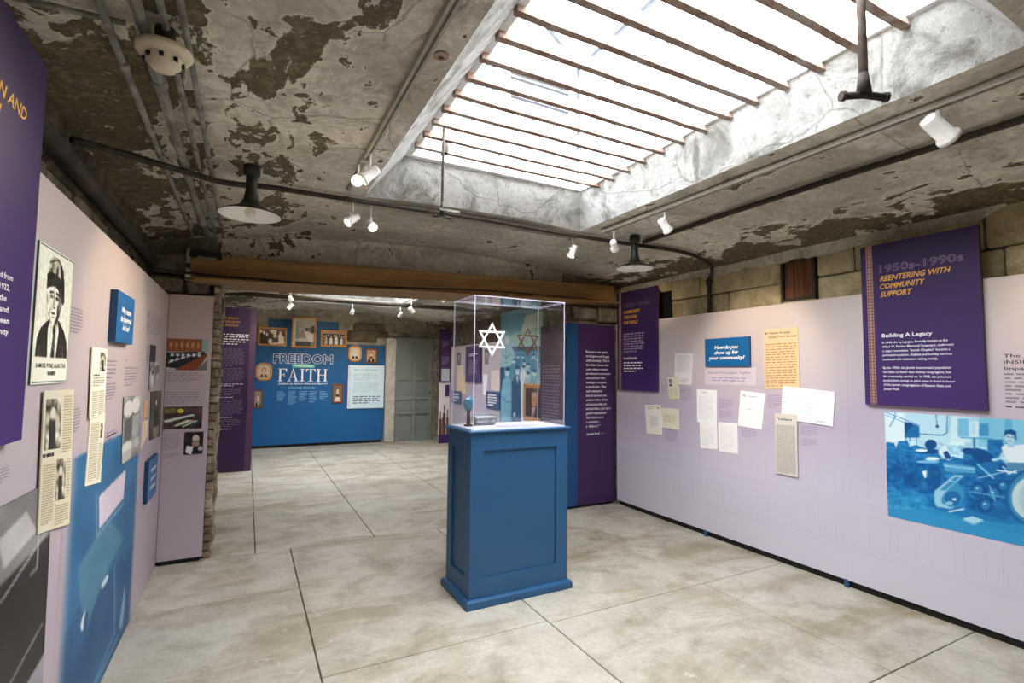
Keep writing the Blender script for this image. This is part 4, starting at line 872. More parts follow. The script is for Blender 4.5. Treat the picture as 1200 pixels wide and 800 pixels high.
def serif(word, a, z0, h, wd, parent):
    mb = MB(); adv = {'F': .78, 'A': .96, 'I': .52, 'T': .88, 'H': 1.02}; tot = sum(adv[c] for c in word); u = wd/tot; x = a
    th, tn, sr = .15*u, .05*u, .045*h
    def r(x0, y0, x1, y1): mb.add([PF.p(x0, z0+y0, .004), PF.p(x1, z0+y0, .004), PF.p(x1, z0+y1, .004), PF.p(x0, z0+y1, .004)], [(0, 1, 2, 3)])
    def qd(p): mb.add([PF.p(x_, z0+y_, .004) for x_, y_ in p], [(0, 1, 2, 3)])
    for c in word:
        W = adv[c]*u*.9
        if c == 'F':
            r(x+.1*u, 0, x+.1*u+th, h); r(x, 0, x+.36*u, sr); r(x, h-sr, x+W, h); r(x+.1*u+th, h*.5, x+.52*u, h*.5+sr)
            qd([(x+W-.05*u, h*.76), (x+W, h*.76), (x+W, h), (x+W-.14*u, h-sr)]); qd([(x+.48*u, h*.38), (x+.52*u, h*.38), (x+.52*u, h*.66), (x+.48*u, h*.66)])
        if c == 'A':
            qd([(x+.08*u, 0), (x+.08*u+tn, 0), (x+W*.5+.02*u, h), (x+W*.5-.03*u, h)]); qd([(x+W-.08*u-th*1.05, 0), (x+W-.08*u, 0), (x+W*.5+.03*u, h*1.01), (x+W*.5-.07*u, h)])
            r(x+.2*u, h*.33, x+W*.72, h*.33+sr); r(x-.02*u, 0, x+.24*u, sr); r(x+W-.36*u, 0, x+W+.02*u, sr)
        if c == 'I': r(x+.14*u, 0, x+.14*u+th, h); r(x+.02*u, 0, x+.42*u, sr); r(x+.02*u, h-sr, x+.42*u, h)
        if c == 'T':
            m_ = x+W/2; r(m_-th/2, 0, m_+th/2, h); r(m_-.2*u, 0, m_+.2*u, sr); r(x, h-sr, x+W, h)
            qd([(x, h*.74), (x+.04*u, h*.74), (x+.12*u, h-sr), (x, h)]); qd([(x+W-.04*u, h*.74), (x+W, h*.74), (x+W, h), (x+W-.12*u, h-sr)])
        if c == 'H':
            for k in (x+.1*u, x+W-.1*u-th): r(k, 0, k+th, h); r(k-.1*u, 0, k+th+.1*u, sr); r(k-.1*u, h-sr, k+th+.1*u, h)
            r(x+.1*u, h*.5, x+W-.1*u, h*.5+sr)
        x += adv[c]*u
    mb.build('serif_title', M_INK, parent)
serif('FAITH', .552, 1.336, .258, .97, bF)
text('Judaism at Eastern State and Beyond', PF, .558, 1.272, .034, M_INK, bF, .004, .945, bold=.02, shear=.25, name='subtitle')
dashes(PF, rect(.755, 1.228, 1.278, 1.17), 2, .003, M_LBLUE, bF, name='credit_text', fill=.5, last=.98)
for k, (a, r, e) in enumerate(((.55, 6, .93), (.755, 8, .87), (.96, 6, .95), (1.16, 7, .9), (1.36, 5, .96))):
    dashes(PF, rect(a, 1.14, a+.165, 1.14-.035*r), r, .003, M_LBLUE, bF, name='credit_text', seed=70+k, fill=.45, ragged=.35)
def framed(label, q0, oval=False, mat=M_FRAME, w_=.035, paint=None, name='framed_photo', pl=PF):
    a0, z1, a1, z0 = q0; s = pl.sgn()
    o = thing(name, label, 'picture', pl.p((a0+a1)/2, z0, .012), 'framed photos on the blue title panel')
    mb = MB(); pts = []; A, B = abs(a1-a0)/2, (z1-z0)/2; cx, cz_ = (a0+a1)/2, (z0+z1)/2
    def loop(A_, B_, off):
        if oval:
            rr = min(A_, B_)*.75; P_ = []
            for k, (sx, sz) in enumerate(((1, 1), (-1, 1), (-1, -1), (1, -1))):
                for j in range(7):
                    th = math.pi/2*(k+j/6); P_.append(pl.p(cx+s*((A_-rr)*sx+rr*math.cos(th)), cz_+(B_-rr)*sz+rr*math.sin(th), off))
            return P_
        return [pl.p(cx+s*A_*i, cz_+B_*j, off) for i, j in ((1, 1), (-1, 1), (-1, -1), (1, -1))]
    L_ = [loop(A, B, .001), loop(A, B, .018), loop(A-w_*.4, B-w_*.4, .028), loop(A-w_, B-w_, .012)]; n = len(L_[0])
    mb.v = [v for l in L_ for v in l]
    for i in range(3):
        for k in range(n): mb.f.append((i*n+k, i*n+(k+1) % n, (i+1)*n+(k+1) % n, (i+1)*n+k)); mb.m.append(0)
    mb.f.append(tuple(3*n+k for k in range(n))); mb.m.append(1)
    mb.build('frame', [mat, flat('sepia_backing', (196, 176, 150))], o)
    k = .78 if oval else 1
    picture('printed_photo', pl, rect(cx-s*(A-w_)*k, cz_+(B-w_)*k, cx+s*(A-w_)*k, cz_-(B-w_)*k), .0135, paint.out(), o)
def crowd(n, bgc=(70, 50, 38), seed=2):
    d = Draw(44, 32, bgc); rd = random.Random(seed); d.blotch(22, 7)
    for i in range(n):
        x = .08+.84*i/(n-1); y = .35+rd.uniform(-.08, .1); c = rd.choice([(44, 34, 28), (196, 186, 168), (120, 106, 88)])
        d.rect(x-.05, y+.05, x+.05, .95, c).ell(x, y, .035, .07, (226, 208, 180))
    return d.rect(.1, .8, .9, .95, (200, 190, 170), .5)
def head(bgc, hair, suit, beard=None):
    d = Draw(36, 44, bgc).blotch(10, 5); d.poly([(.1, 1), (.18, .78), (.4, .68), (.6, .68), (.82, .78), (.9, 1)], suit).poly([(.42, .7), (.58, .7), (.52, 1), (.48, 1)], (232, 226, 214))
    d.ell(.5, .42, .2, .26, hair).ell(.5, .46, .165, .235, (222, 196, 168)).ell(.43, .43, .03, .013, (50, 40, 34)).ell(.57, .43, .03, .013, (50, 40, 34)).line([(.5, .45), (.49, .52)], .015, (160, 130, 104)).line([(.44, .58), (.56, .58)], .016, (120, 80, 66))
    if beard: d.ell(.5, .63, .15, .1, beard).ell(.5, .56, .08, .03, beard)
    return d
d = Draw(66, 46, (100, 76, 62)).blotch(20, 8).rect(0, .0, 1, .2, (120, 92, 78)).rect(.4, .06, .66, .34, (226, 214, 200))
d.poly([(0, .3), (.2, .25), (.36, .9), (.3, 1), (0, 1)], (52, 42, 38)).ell(.05, .2, .05, .1, (226, 214, 200)).ell(.17, .28, .045, .11, (232, 220, 206)).ell(.28, .38, .045, .12, (220, 206, 190)).poly([(.3, .5), (.46, .2), (.5, .5), (.6, .9), (.36, .9)], (70, 56, 46)).ell(.42, .8, .08, .16, (232, 222, 206)).ell(.6, .45, .07, .13, (224, 210, 194)).poly([(.48, .55), (.7, .62), (.74, 1), (.5, 1)], (84, 66, 54)).poly([(.72, .45), (.8, .25), (.95, .5), (.98, .95), (.76, .98)], (236, 226, 208)).ell(.82, .26, .05, .1, (230, 216, 200)).poly([(.45, .92), (.75, .86), (.75, 1), (.45, 1)], (226, 216, 204)).blur(1)
framed('gilt framed group photo at the upper left of the blue title panel', (.158, 2.428, .685, 2.05), paint=d)
d = Draw(56, 76, (150, 144, 134)).fade((176, 170, 156), (120, 114, 106), .8).blotch(10, 8).rect(0, 0, .1, 1, (206, 198, 184)).line([(.18, .2), (.2, .7)], .03, (100, 94, 86)).poly([(.12, .74), (.6, .68), (.8, .76), (.8, .82), (.12, .84)], (190, 186, 176)).rect(.12, .82, .82, 1, (62, 58, 52)).poly([(.25, .7), (.4, .35), (.5, .4), (.6, .7)], (138, 132, 122)).poly([(.5, .4), (.75, .5), (.95, .55), (.95, .85), (.7, .8), (.58, .62)], (206, 202, 194)).rect(.55, .32, .7, .45, (48, 44, 40)).ell(.78, .4, .13, .1, (96, 88, 78)).rect(.84, .25, 1, .5, (56, 50, 46)).ell(.72, .5, .05, .06, (196, 180, 164)).blur(1)
framed('tall gilt framed photo topping the blue title panel', (.775, 2.66, 1.25, 2.03), paint=d)
dd = Draw(66, 44, (58, 52, 46)).blotch(18, 9).rect(0, 0, 1, .16, (150, 136, 124)).rect(0, .86, 1, 1, (120, 112, 98))
for x_, y_, r_, c_ in ((.08, .4, .04, (110, 100, 90)), (.17, .36, .04, (190, 178, 162)), (.27, .34, .045, (76, 68, 60)), (.38, .4, .06, (228, 220, 206)), (.5, .36, .045, (60, 54, 48)), (.6, .32, .07, (222, 214, 200)), (.74, .36, .05, (64, 58, 52)), (.84, .42, .06, (206, 198, 184)), (.94, .4, .04, (90, 82, 74))):
    dd.poly([(x_-r_*1.2, .92), (x_-r_, y_+.1), (x_, y_), (x_+r_, y_+.1), (x_+r_*1.2, .92)], c_).ell(x_, y_-.06, .026, .07, (214, 200, 182))
dd.blur(1)
framed('gilt framed crowd photo right of the tall framed photo', (1.338, 2.42, 1.87, 2.065), paint=dd)
framed('oval framed portrait of a white-bearded man above the pale text panel', (1.91, 2.108, 2.193, 1.76), True, paint=head((206, 196, 178), (224, 220, 210), (60, 52, 46), (226, 222, 214)))
framed('dark framed portrait of a bearded man in dark suit, right of the white-bearded one', (2.272, 2.053, 2.531, 1.733), mat=M_FRAMED, paint=head((196, 160, 130), (60, 40, 30), (44, 34, 30), (80, 56, 44)))
framed('oval framed portrait of a young man at the left edge of the blue title panel', (.143, 1.704, .44, 1.35), True, paint=head((214, 186, 160), (70, 48, 36), (120, 88, 70)))
framed('small framed portrait low at the left edge of the blue title panel', (.122, 1.16, .293, .804), mat=M_FRAMED, w_=.03, paint=head((150, 140, 124), (50, 44, 40), (30, 30, 34)))
framed('walnut framed portrait of a man in a pale jacket beside the pale text panel', (1.60, 1.285, 1.83, .878), mat=M_FRAMED, paint=head((120, 104, 92), (56, 44, 40), (216, 206, 190), (60, 50, 44)))
tp = thing('pale_text_panel', 'pale blue text panel with purple left edge on the blue title panel', 'sign', PF.p(2.3, .757, .02))
slab(PF, rect(1.92, 1.685, 2.69, .757), .001, .03, 'board', [flat('pale_blue_print', (206, 230, 240), .5), flat('magenta_edge', (110, 40, 110))], tp, 1)
slab(PF, rect(1.905, 1.685, 1.92, .757), .001, .028, 'purple_edge', [flat('magenta_edge', (110, 40, 110))], tp)
slab(PF, rect(1.945, 1.68, 1.965, .762), .0301, .0306, 'pale_band', [flat('pale_grey_print', (196, 204, 220))], tp)
text('PART OF THE NATION', PF, 2.04, 1.57, .03, M_GREY, tp, .031, .48, bold=.01, name='panel_heading')
dashes(PF, rect(2.04, 1.51, 2.56, 1.36), 5, .031, flat('pale_teal_ink', (166, 196, 210)), tp, fill=.4); dashes(PF, rect(2.04, 1.31, 2.58, 1.10), 7, .031, flat('pale_teal_ink', (166, 196, 210)), tp, fill=.4, seed=5); dashes(PF, rect(2.03, 1.03, 2.62, .85), 4, .031, flat('navy_text_ink', (60, 92, 132)), tp, fill=.45, seed=8)

# free-standing purple text column in the far room
PP = Plane('F', 8.9, 'purple')
pc = thing('purple_text_panel', 'tall purple text panel headed THE IMPACT OF RELIGION standing in the far room', 'display panel', (-.2, 8.93, 0))
slab(PP, rect(-.62, 2.52, .008, .0), -.06, 0, 'board', [M_DPUR], pc); slab(PP, rect(.008, 2.52, .1, .0), -.08, .004, 'border_strip', [M_DPEDGE, M_DPUR], pc, 1)
for i, (s, wd) in enumerate((('THE IMPACT', .25), ('OF RELIGION', .27), ('IN PRISONS', .245))): text(s, PP, -.395, 2.335-.055*i, .034, M_YEL, pc, .001, wd, bold=.015, shear=.25, name='gold_heading')
dashes(PP, rect(-.398, 2.12, .005, 1.935), 5, .001, M_INK, pc, fill=.4)
z_ = 1.885
for r, m_ in ((11, 0), (9, 0), (2, 1), (5, 0), (1, 1), (10, 0), (1, 1), (5, 0), (1, 1)):
    dashes(PP, rect(-.398, z_, -.04, z_-.0255*r), r, .001, M_INK if m_ else M_GREY, pc, seed=int(r*7+z_*100), fill=.35); z_ -= .0255*r+.012
# end board beside the far door
PE = Plane('F', 10.55, 'end')
eb = thing('bottle_photo_board', 'narrow board with dark banner and photo of old bottles beside the far door', 'display panel', (3.85, 10.57, 0))
slab(PE, rect(3.725, 2.15, 3.972, .0), -.03, 0, 'board', [flat('off_white_print', (214, 206, 208))], eb)
slab(PE, rect(3.725, 2.5, 3.972, 1.33), -.031, .02, 'banner_board', [M_DPUR], eb)
slab(PE, rect(3.76, 1.63, 3.945, 1.36), .02, .024, 'grey_card', [flat('grey_card_print', (176, 186, 190))], eb)
slab(PE, rect(3.86, 1.28, 3.95, 1.03), .0, .01, 'purple_card', [M_PUR], eb); slab(PE, rect(3.725, .2, 3.972, .01), 0, .002, 'purple_foot', [M_PUR], eb)
dashes(PE, rect(3.77, 2.25, 3.93, 2.1), 3, .021, M_GREY, eb); dashes(PE, rect(3.77, 1.9, 3.93, 1.72), 5, .021, M_GREY, eb)
d = Draw(30, 60, (214, 206, 208))
for x, hh, c in ((.15, .45, (90, 62, 50)), (.5, .62, (74, 50, 42)), (.8, .5, (104, 74, 60)), (.33, .3, (120, 92, 76))): d.rect(x-.11, 1-hh, x+.11, 1, c).rect(x-.045, 1-hh-.22, x+.045, 1-hh+.02, c)
picture('printed_bottles', PE, rect(3.73, .95, 3.968, .2), .001, d.out(), eb)
# far right board, seen through the case
bFR = board_row('display_board', 'lavender display board along the right wall of the far room', PR, [10.53, 9.3, 8.07], .05, 2.11, M_LAV_R)
GF = 'prints on the far room right board'
fb = banner('small purple banner with white text seen through the glass case', 9.60, 8.84, 1.355, 2.08, trim=False)
dashes(PR, rect(9.42, 1.93, 8.98, 1.87), 2, .0352, M_INK, fb); dashes(PR, rect(9.42, 1.8, 9.0, 1.5), 10, .0352, M_FAINTW, fb)
paper('newspaper_clipping', 'yellowed clipping low left of the small purple banner, far right board', PR, [(10.16, 1.5), (9.65, 1.50), (9.64, 1.12), (10.14, 1.11)], (250, 222, 178), GF)
paper('newspaper_clipping', 'tall yellow clipping strip left of the small purple banner, far right board', PR, rect(10.12, 1.70, 9.78, 1.3), (246, 228, 200), GF, off=.0055)
paper('document', 'cream upright document right of the small purple banner', PR, rect(8.43, 1.60, 8.085, 1.23), (238, 222, 206), GF)
paper('document', 'narrow white document strip right of the small purple banner', PR, rect(8.78, 1.52, 8.60, 1.13), (250, 248, 250), GF)
d = Draw(16, 24, (120, 112, 112)).blotch(30, 5).ell(.5, .4, .2, .2, (190, 180, 170)).out()
for a0, z1, a1, z0, l_ in ((10.145, 1.975, 9.95, 1.705, 'small old photo near the far end of the far right board'), (8.73, 2.0, 8.565, 1.71, 'small old photo right of the small purple banner')):
    o = slab(PR, rect(a0, z1, a1, z0), .001, .004, 'printed_photograph', [flat('photo_mount_grey', (90, 86, 84))]); tag(o, l_, 'photograph', GF); picture('printed_photo', PR, rect(a0, z1, a1, z0), .0052, d, o)
def farplaq(label, a0, z1, a1, z0, n):
    o = thing('blue_plaque', label, 'sign', PR.p((a0+a1)/2, z0, .01)); slab(PR, rect(a0, z1, a1, z0), .001, .03, 'board', [flat('slate_blue_print', (60, 96, 146), .5)], o)
    dashes(PR, rect(a0-.08, z1-.04, a1+.08, z0+.04), n, .031, M_INK, o, fill=.55, gap=.02, seed=n); return o
farplaq('small blue plaque with three white lines at the far end of the far right board', 10.36, 1.16, 9.858, .89, 3)
farplaq('blue plaque with five white lines beside the teal group mural', 8.583, 1.212, 8.036, .905, 5)
# teal mural of a gathering
mu = thing('group_mural', 'teal-tinted mural of gathered men covering the far room right wall', 'mural', (3.99, 6.8, 0))
slab(PR, rect(8.067, 2.62, 5.52, .05), -.03, 0, 'board', [M_NAVY], mu)
d = Draw(200, 220, (96, 160, 182), skew=(405.5747, -12.482, 68.5714, -105.1072, 956.1912, 37.7143, -0.2489, -0.0184))
tD, tM, tL = (26, 84, 130), (84, 156, 190), (206, 234, 238)
d.poly([(60, 0), (700, 0), (700, 300), (60, 300)], (130, 178, 180)).poly([(60, 60), (235, 40), (205, 160), (60, 190)], (104, 160, 172)).poly([(236, 62), (360, 20), (600, 0), (600, 170), (370, 130), (206, 160)], (202, 218, 196)).poly([(205, 160), (370, 140), (600, 180), (600, 260), (150, 262), (130, 200)], (166, 204, 198)).poly([(60, 180), (120, 190), (160, 250), (165, 360), (120, 404), (60, 404)], (168, 206, 214))
d.poly([(140, 264), (600, 262), (600, 300), (160, 300)], (52, 108, 140)).poly([(160, 296), (600, 290), (600, 420), (170, 420)], (90, 158, 186)).rect(268, 345, 320, 420, (214, 238, 236)).rect(276, 352, 312, 420, (150, 200, 212))
d.line([(112, 160), (112, 200)], 5, (190, 200, 196)).ell(111, 222, 14, 26, (214, 232, 228)).line([(105, 290), (106, 372)], 5, (96, 150, 172)).line([(84, 300), (88, 324), (106, 334), (124, 322), (126, 298)], 4, (96, 150, 172)).line([(78, 318), (106, 344), (132, 318)], 4, (96, 150, 172)).line([(90, 372), (122, 372)], 4, (96, 150, 172))
for x, y, r_, c in ((158, 360, 11, tM), (185, 330, 10, (70, 130, 160)), (215, 330, 10, tM), (225, 372, 12, (190, 222, 230)), (254, 392, 14, (150, 204, 220)), (290, 330, 12, tM), (340, 380, 14, (160, 210, 224)), (390, 370, 16, tM), (440, 390, 18, (150, 200, 216)), (500, 380, 20, tM)):
    d.poly([(x-2*r_, y+8*r_), (x-1.7*r_, y+2*r_), (x, y+1.2*r_), (x+1.7*r_, y+2*r_), (x+2*r_, y+8*r_)], c).ell(x, y, r_*.85, r_*1.35, (196, 226, 232)).ell(x, y-r_*.9, r_*.9, r_*.6, tD)
for x, y, r_, c in ((222, 410, 12, (226, 242, 246)), (252, 452, 13, (176, 216, 228)), (294, 440, 15, (130, 190, 212)), (350, 450, 17, (200, 230, 236)), (420, 450, 20, (120, 180, 206))):
    d.poly([(x-2.1*r_, 900), (x-2.1*r_, y+3*r_), (x-r_, y+1.5*r_), (x+r_, y+1.5*r_), (x+2.1*r_, y+3*r_), (x+2*r_, 900)], c).ell(x, y, r_*.9, r_*1.5, (206, 232, 236)).ell(x, y-r_, r_*.95, r_*.7, tD).ell(x-r_*.3, y-r_*.1, r_*.14, r_*.1, tD).ell(x+r_*.3, y-r_*.1, r_*.14, r_*.1, tD)
d.poly([(66, 405), (92, 398), (96, 500), (74, 560), (66, 560)], tD).poly([(72, 900), (74, 560), (84, 486), (104, 468), (124, 470), (140, 490), (140, 640), (132, 900)], (128, 190, 216)).line([(78, 600), (104, 632), (136, 634)], 5, (60, 110, 140)).ell(113, 436, 14, 27, (190, 222, 230)).ell(114, 412, 16, 15, tD)
d.poly([(140, 900), (142, 500), (160, 462), (182, 456), (202, 500), (206, 900)], (34, 88, 132)).poly([(172, 462), (186, 462), (182, 520)], (226, 240, 244)).ell(180, 426, 14, 27, (204, 230, 236)).ell(179, 402, 16, 13, tD).ell(175, 424, 2.5, 2, tD).ell(186, 424, 2.5, 2, tD).ell(160, 715, 8, 16, (180, 220, 230)).rect(206, 520, 222, 700, (206, 234, 238)).blotch(8, 24).blur(1)
picture('printed_mural', PR, rect(8.065, 2.62, 5.52, .05), .001, d.out(), mu)
d = Draw(50, 56, (70, 58, 54)).blotch(6, 4).poly([(.1, 1), (.2, .75), (.45, .65), (.65, .66), (.85, .8), (.95, 1)], (40, 36, 38)).poly([(.42, .66), (.6, .66), (.5, 1), (.36, 1)], (228, 222, 214)).poly([(.48, .7), (.53, .7), (.5, 1), (.44, 1)], (150, 96, 70)).ell(.54, .4, .17, .24, (206, 148, 106)).ell(.54, .22, .15, .09, (196, 172, 148)).ell(.48, .38, .022, .012, (70, 40, 30)).ell(.6, .38, .022, .012, (70, 40, 30)).line([(.54, .4), (.53, .47)], .014, (160, 100, 70)).line([(.49, .53), (.59, .53)], .014, (140, 70, 56))
framed('gold framed painted portrait of a bald man in dark suit in front of the mural', (7.176, 1.385, 6.52, .80), w_=.07, paint=d, pl=PR, name='painted_portrait')

# far door with its stone surround
dr = MB().box(2.95, 3.82, 11.34, 11.37, .0, 2.33).build('door_1', M_DOOR, origin=(3.385, 11.35, 0)); struct(dr, 'grey-green eight-panel wooden door at the end of the far room', 'door')
for x0, x1 in ((2.95, 3.03), (3.35, 3.43), (3.74, 3.82)): MB().box(x0, x1, 11.30, 11.341, .0, 2.33).build('stile', M_DOOR, dr)
for z0, z1 in ((.0, .18), (.60, .68), (.93, 1.01), (1.36, 1.44), (1.72, 1.80), (2.25, 2.33)):
    for x0, x1 in ((3.03, 3.35), (3.43, 3.74)): MB().box(x0, x1, 11.305, 11.341, z0, z1).build('rail', M_DOOR, dr)
MB().lathe([(.001, .0), (.022, .005), (.022, .03), (.001, .035)], (3.76, 11.29, 1.05), 10).build('knob', M_PIPE, dr)
t1 = MB().chbox(2.72, 2.94, 11.24, 11.4, 0, 2.30, .015, .006).build('trim_1', stone('pale_jamb_render', (150, 146, 136), (184, 180, 168), (204, 200, 190)), origin=(2.83, 11.32, 0)); struct(t1, 'pale rendered jamb left of the far door')
t2 = MB().chbox(3.83, 4.05, 11.24, 11.4, 0, 2.35, .015, .006).build('trim_2', M_PIER, origin=(3.94, 11.32, 0)); struct(t2, 'rough jamb right of the far door')
t3 = MB().chbox(2.74, 4.1, 11.2, 11.4, 2.36, 2.44, .015, .01).build('trim_3', M_PIER, origin=(3.42, 11.3, 2.36)); struct(t3, 'stone lintel over the far door')
MB().chbox(2.98, 3.25, 11.15, 11.3, 2.34, 2.40, .01, .01).build('spalled_stone', M_RUBBLE, t3)
for x0, x1, z0, z1 in ((1.9, 2.5, 2.2, 2.45), (2.5, 2.8, 2.3, 2.45), (2.0, 2.7, 2.46, 2.62)):
    MB().chbox(x0, x1, 11.3, 11.4, z0, z1, .03, .03).build('stone_block', M_RUBBLE, wfar)

# ---------------------------------------------------------------- pedestal and acrylic case
pd = thing('display_pedestal', 'blue painted panelled pedestal standing in the middle of the floor', 'pedestal', (1.7275, 3.3675, 0))
def pb(name, mb, mat): return mb.build(name, mat, pd)
X0, X1, Y0, Y1, Z0, Z1 = 1.342, 2.117, 3.158, 3.58, .055, 1.142
pb('carcass', MB().box(X0+.014, X1-.014, Y0+.014, Y1-.014, Z0, Z1), M_PED)
for nm, sw in (('front', .095),):
    for yy0, yy1 in ((Y0, Y0+.016), (Y1-.016, Y1)):
        pb('stile', MB().box(X0, X0+sw, yy0, yy1, Z0, Z1), M_PED); pb('stile', MB().box(X1-sw, X1, yy0, yy1, Z0, Z1), M_PED)
        pb('rail', MB().box(X0+sw, X1-sw, yy0, yy1, Z1-.12, Z1), M_PED); pb('rail', MB().box(X0+sw, X1-sw, yy0, yy1, Z0, Z0+.125), M_PED)
for xx0, xx1 in ((X0, X0+.016), (X1-.016, X1)):
    pb('stile', MB().box(xx0, xx1, Y0+.016, Y0+.085, Z0, Z1), M_PED); pb('stile', MB().box(xx0, xx1, Y1-.085, Y1-.016, Z0, Z1), M_PED)
    pb('rail', MB().box(xx0, xx1, Y0+.085, Y1-.085, Z1-.12, Z1), M_PED); pb('rail', MB().box(xx0, xx1, Y0+.085, Y1-.085, Z0, Z0+.125), M_PED)
mb = MB(); prof = [(.028, 0), (.030, .03), (.027, .045), (.018, .055), (.0, .058)]; V = []
for d_, zz in prof: V += [(X0-d_, Y0-d_, zz), (X1+d_, Y0-d_, zz), (X1+d_, Y1+d_, zz), (X0-d_, Y1+d_, zz)]
mb.add(V, [(i*4+k, i*4+(k+1) % 4, i*4+4+(k+1) % 4, i*4+4+k) for i in range(4) for k in range(4)]+[(3, 2, 1, 0), (16, 17, 18, 19)]); pb('base_moulding', mb, M_PED)
pb('top_slab', MB().chbox(X0-.02, X1+.02, Y0-.02, Y1+.02, Z1, Z1+.018, .005), M_PED)
pb('deck', MB().box(X0+.012, X1-.012, Y0+.012, Y1-.012, Z1+.018, Z1+.024), M_DECK)
pd.rotation_euler = (0, 0, R(.6))

cs = thing('acrylic_case', 'clear acrylic display case with a white Star of David on its front', 'display case', (1.729, 3.365, 1.166))
cx0, cx1, cy0, cy1, cz0, cz1, tt = 1.362, 2.10, 3.172, 3.56, 1.1665, 2.085, .007
def pane(x0, x1, y0, y1, z0, z1, ax, parent=cs):
    mb = MB().box(x0, x1, y0, y1, z0, z1)
    keep = {'x': (3, 5), 'y': (2, 4), 'z': (0, 1)}[ax]      # broad faces clear, the cut edges show whitish
    mb.m = [0 if i in keep else 1 for i in range(6)]
    return mb.build('pane', [M_ACR, M_EDGE], parent)
pane(cx0+tt, cx1-tt, cy0, cy0+tt, cz0, cz1-tt, 'y'); pane(cx0+tt, cx1-tt, cy1-tt, cy1, cz0, cz1-tt, 'y')
pane(cx0, cx0+tt, cy0, cy1, cz0, cz1-tt, 'x'); pane(cx1-tt, cx1, cy0, cy1, cz0, cz1-tt, 'x'); pane(cx0, cx1, cy0, cy1, cz1-tt, cz1, 'z')
def star(cx, cy, cz_, r, w_, mat, t=.002):
    mb = MB()
    for k in (0, 1):
        for side in range(3):
            a0, a1 = math.pi/2+k*math.pi+side*2*math.pi/3, math.pi/2+k*math.pi+(side+1)*2*math.pi/3; ri = r-w_*2
            q_ = [(r*math.cos(a0), r*math.sin(a0)), (r*math.cos(a1), r*math.sin(a1)), (ri*math.cos(a1), ri*math.sin(a1)), (ri*math.cos(a0), ri*math.sin(a0))]
            e = k*.0004
            mb.add([(cx+x, cy-e, cz_+z_) for x, z_ in q_]+[(cx+x, cy+t, cz_+z_) for x, z_ in q_], [(0, 1, 2, 3), (7, 6, 5, 4), (0, 4, 5, 1), (1, 5, 6, 2), (2, 6, 7, 3), (3, 7, 4, 0)])
    return mb.build('star_emblem', mat, cs)
star(1.497, cy0-.003, 1.782, .119, .0135, M_INK)
o = star(1.995, cy1-.0105, 1.80, .119, .0135, flat('bronze_star_back', (88, 66, 46), .5)); o['label'] = 'bronze-toned second star emblem on the back pane'
for x, z_ in ((2.02, 1.86), (2.09, 1.86), (2.09, 1.74), (1.94, 1.845)):
    MB().lathe([(.001, .0), (.006, .0), (.006, .004), (.001, .005)], (x-.0, cy1-.02, z_), 8).build('fixing_stud', M_WHITE, cs)
# contents of the case
sd = 1.1662+.0006
ob = thing('blue_ornament', 'small faceted blue ornament on a slim stand inside the case', 'ornament', (1.425, 3.40, sd))
bm = bmesh.new(); bmesh.ops.create_icosphere(bm, subdivisions=2, radius=.05); vv = []
for v in bm.verts: n_ = 1+mnoise.noise(v.co*45)*.45; vv.append((1.425+v.co.x*n_*.8, 3.40+v.co.y*n_*.5, 1.33+v.co.z*n_*1.05))
MB().add(vv, [[v.index for v in f.verts] for f in bm.faces]).build('ornament_body', flat('turquoise_glaze', (84, 146, 176), .25), ob); bm.free()
MB().lathe([(.001, 0), (.034, 0), (.034, .008), (.014, .014), (.012, .10), (.02, .13)], (1.425, 3.40, sd), 12).build('stand', M_PIPE, ob)
ob = thing('silver_cylinder', 'crumpled engraved silver cylinder lying on the case deck', 'artifact', (1.555, 3.42, sd))
mb = MB(); n = 20; V = []
for i in range(15):
    x = 1.475+.17*i/14
    for k in range(n):
        a = 2*math.pi*k/n; r = .0355*(1+.10*mnoise.noise(Vector((i*.7, math.cos(a)*2, math.sin(a)*2)))); V.append((x, 3.42+r*math.cos(a), sd+.039+r*math.sin(a)))
mb.add(V, [(i*n+k, i*n+(k+1) % n, (i+1)*n+(k+1) % n, (i+1)*n+k) for i in range(14) for k in range(n)]+[tuple(range(n))[::-1], tuple(14*n+k for k in range(n))]); 
m_ = rusty('engraved_silver', (96, 98, 102), (160, 162, 166), (214, 216, 220)); m_.node_tree.nodes['Principled BSDF'].inputs['Metallic'].default_value = .6; m_.node_tree.nodes['Principled BSDF'].inputs['Roughness'].default_value = .35
mb.build('cylinder_body', m_, ob, smooth=True)
MB().add([(1.646, 3.42+.03*math.cos(a), sd+.039+.03*math.sin(a)) for a in np.linspace(0, 2*math.pi, 17)[:-1]], [tuple(range(16))]).build('end_disc', M_WHITE, ob)
o = MB().box(1.60, 1.92, 3.25, 3.36, sd, sd+.002).build('label_card', flat('card_lilac', (208, 208, 226))); tag(o, 'flat pale lilac label card lying on the case deck', 'card')

# ---------------------------------------------------------------- ceiling services
def along(pts, d): return [(x, y, zc(x)-d) for x, y in pts]
def smooth(pts, k=3):
    pts = [Vector(p) for p in pts]
    for _ in range(k):
        q_ = [pts[0]]
        for a, b in zip(pts, pts[1:]): q_ += [a*.75+b*.25, a*.25+b*.75]
        pts = q_+[pts[-1]]
    return pts
tg = thing('iron_pipe', 'dark iron pipe crossing the ceiling before the opening and turning down the right wall', 'pipe', (1.7, 3.7, 2.75))
MB().tube(smooth([(x, y, zc(x)-.085) for x, y in [(-.71, 2.76), (-.60, 2.86), (-.35, 3.12), (-.15, 3.32)]]+along([(.05, 3.48), (.3, 3.58), (.8, 3.70), (1.6, 3.74), (2.5, 3.72), (3.1, 3.55), (3.5, 3.35), (3.8, 3.35)], .035)+[(4.02, 3.45, 2.60), (4.06, 3.53, 2.5)], 2), .017, 8).build('pipe_run', M_PIPE, tg, smooth=True)
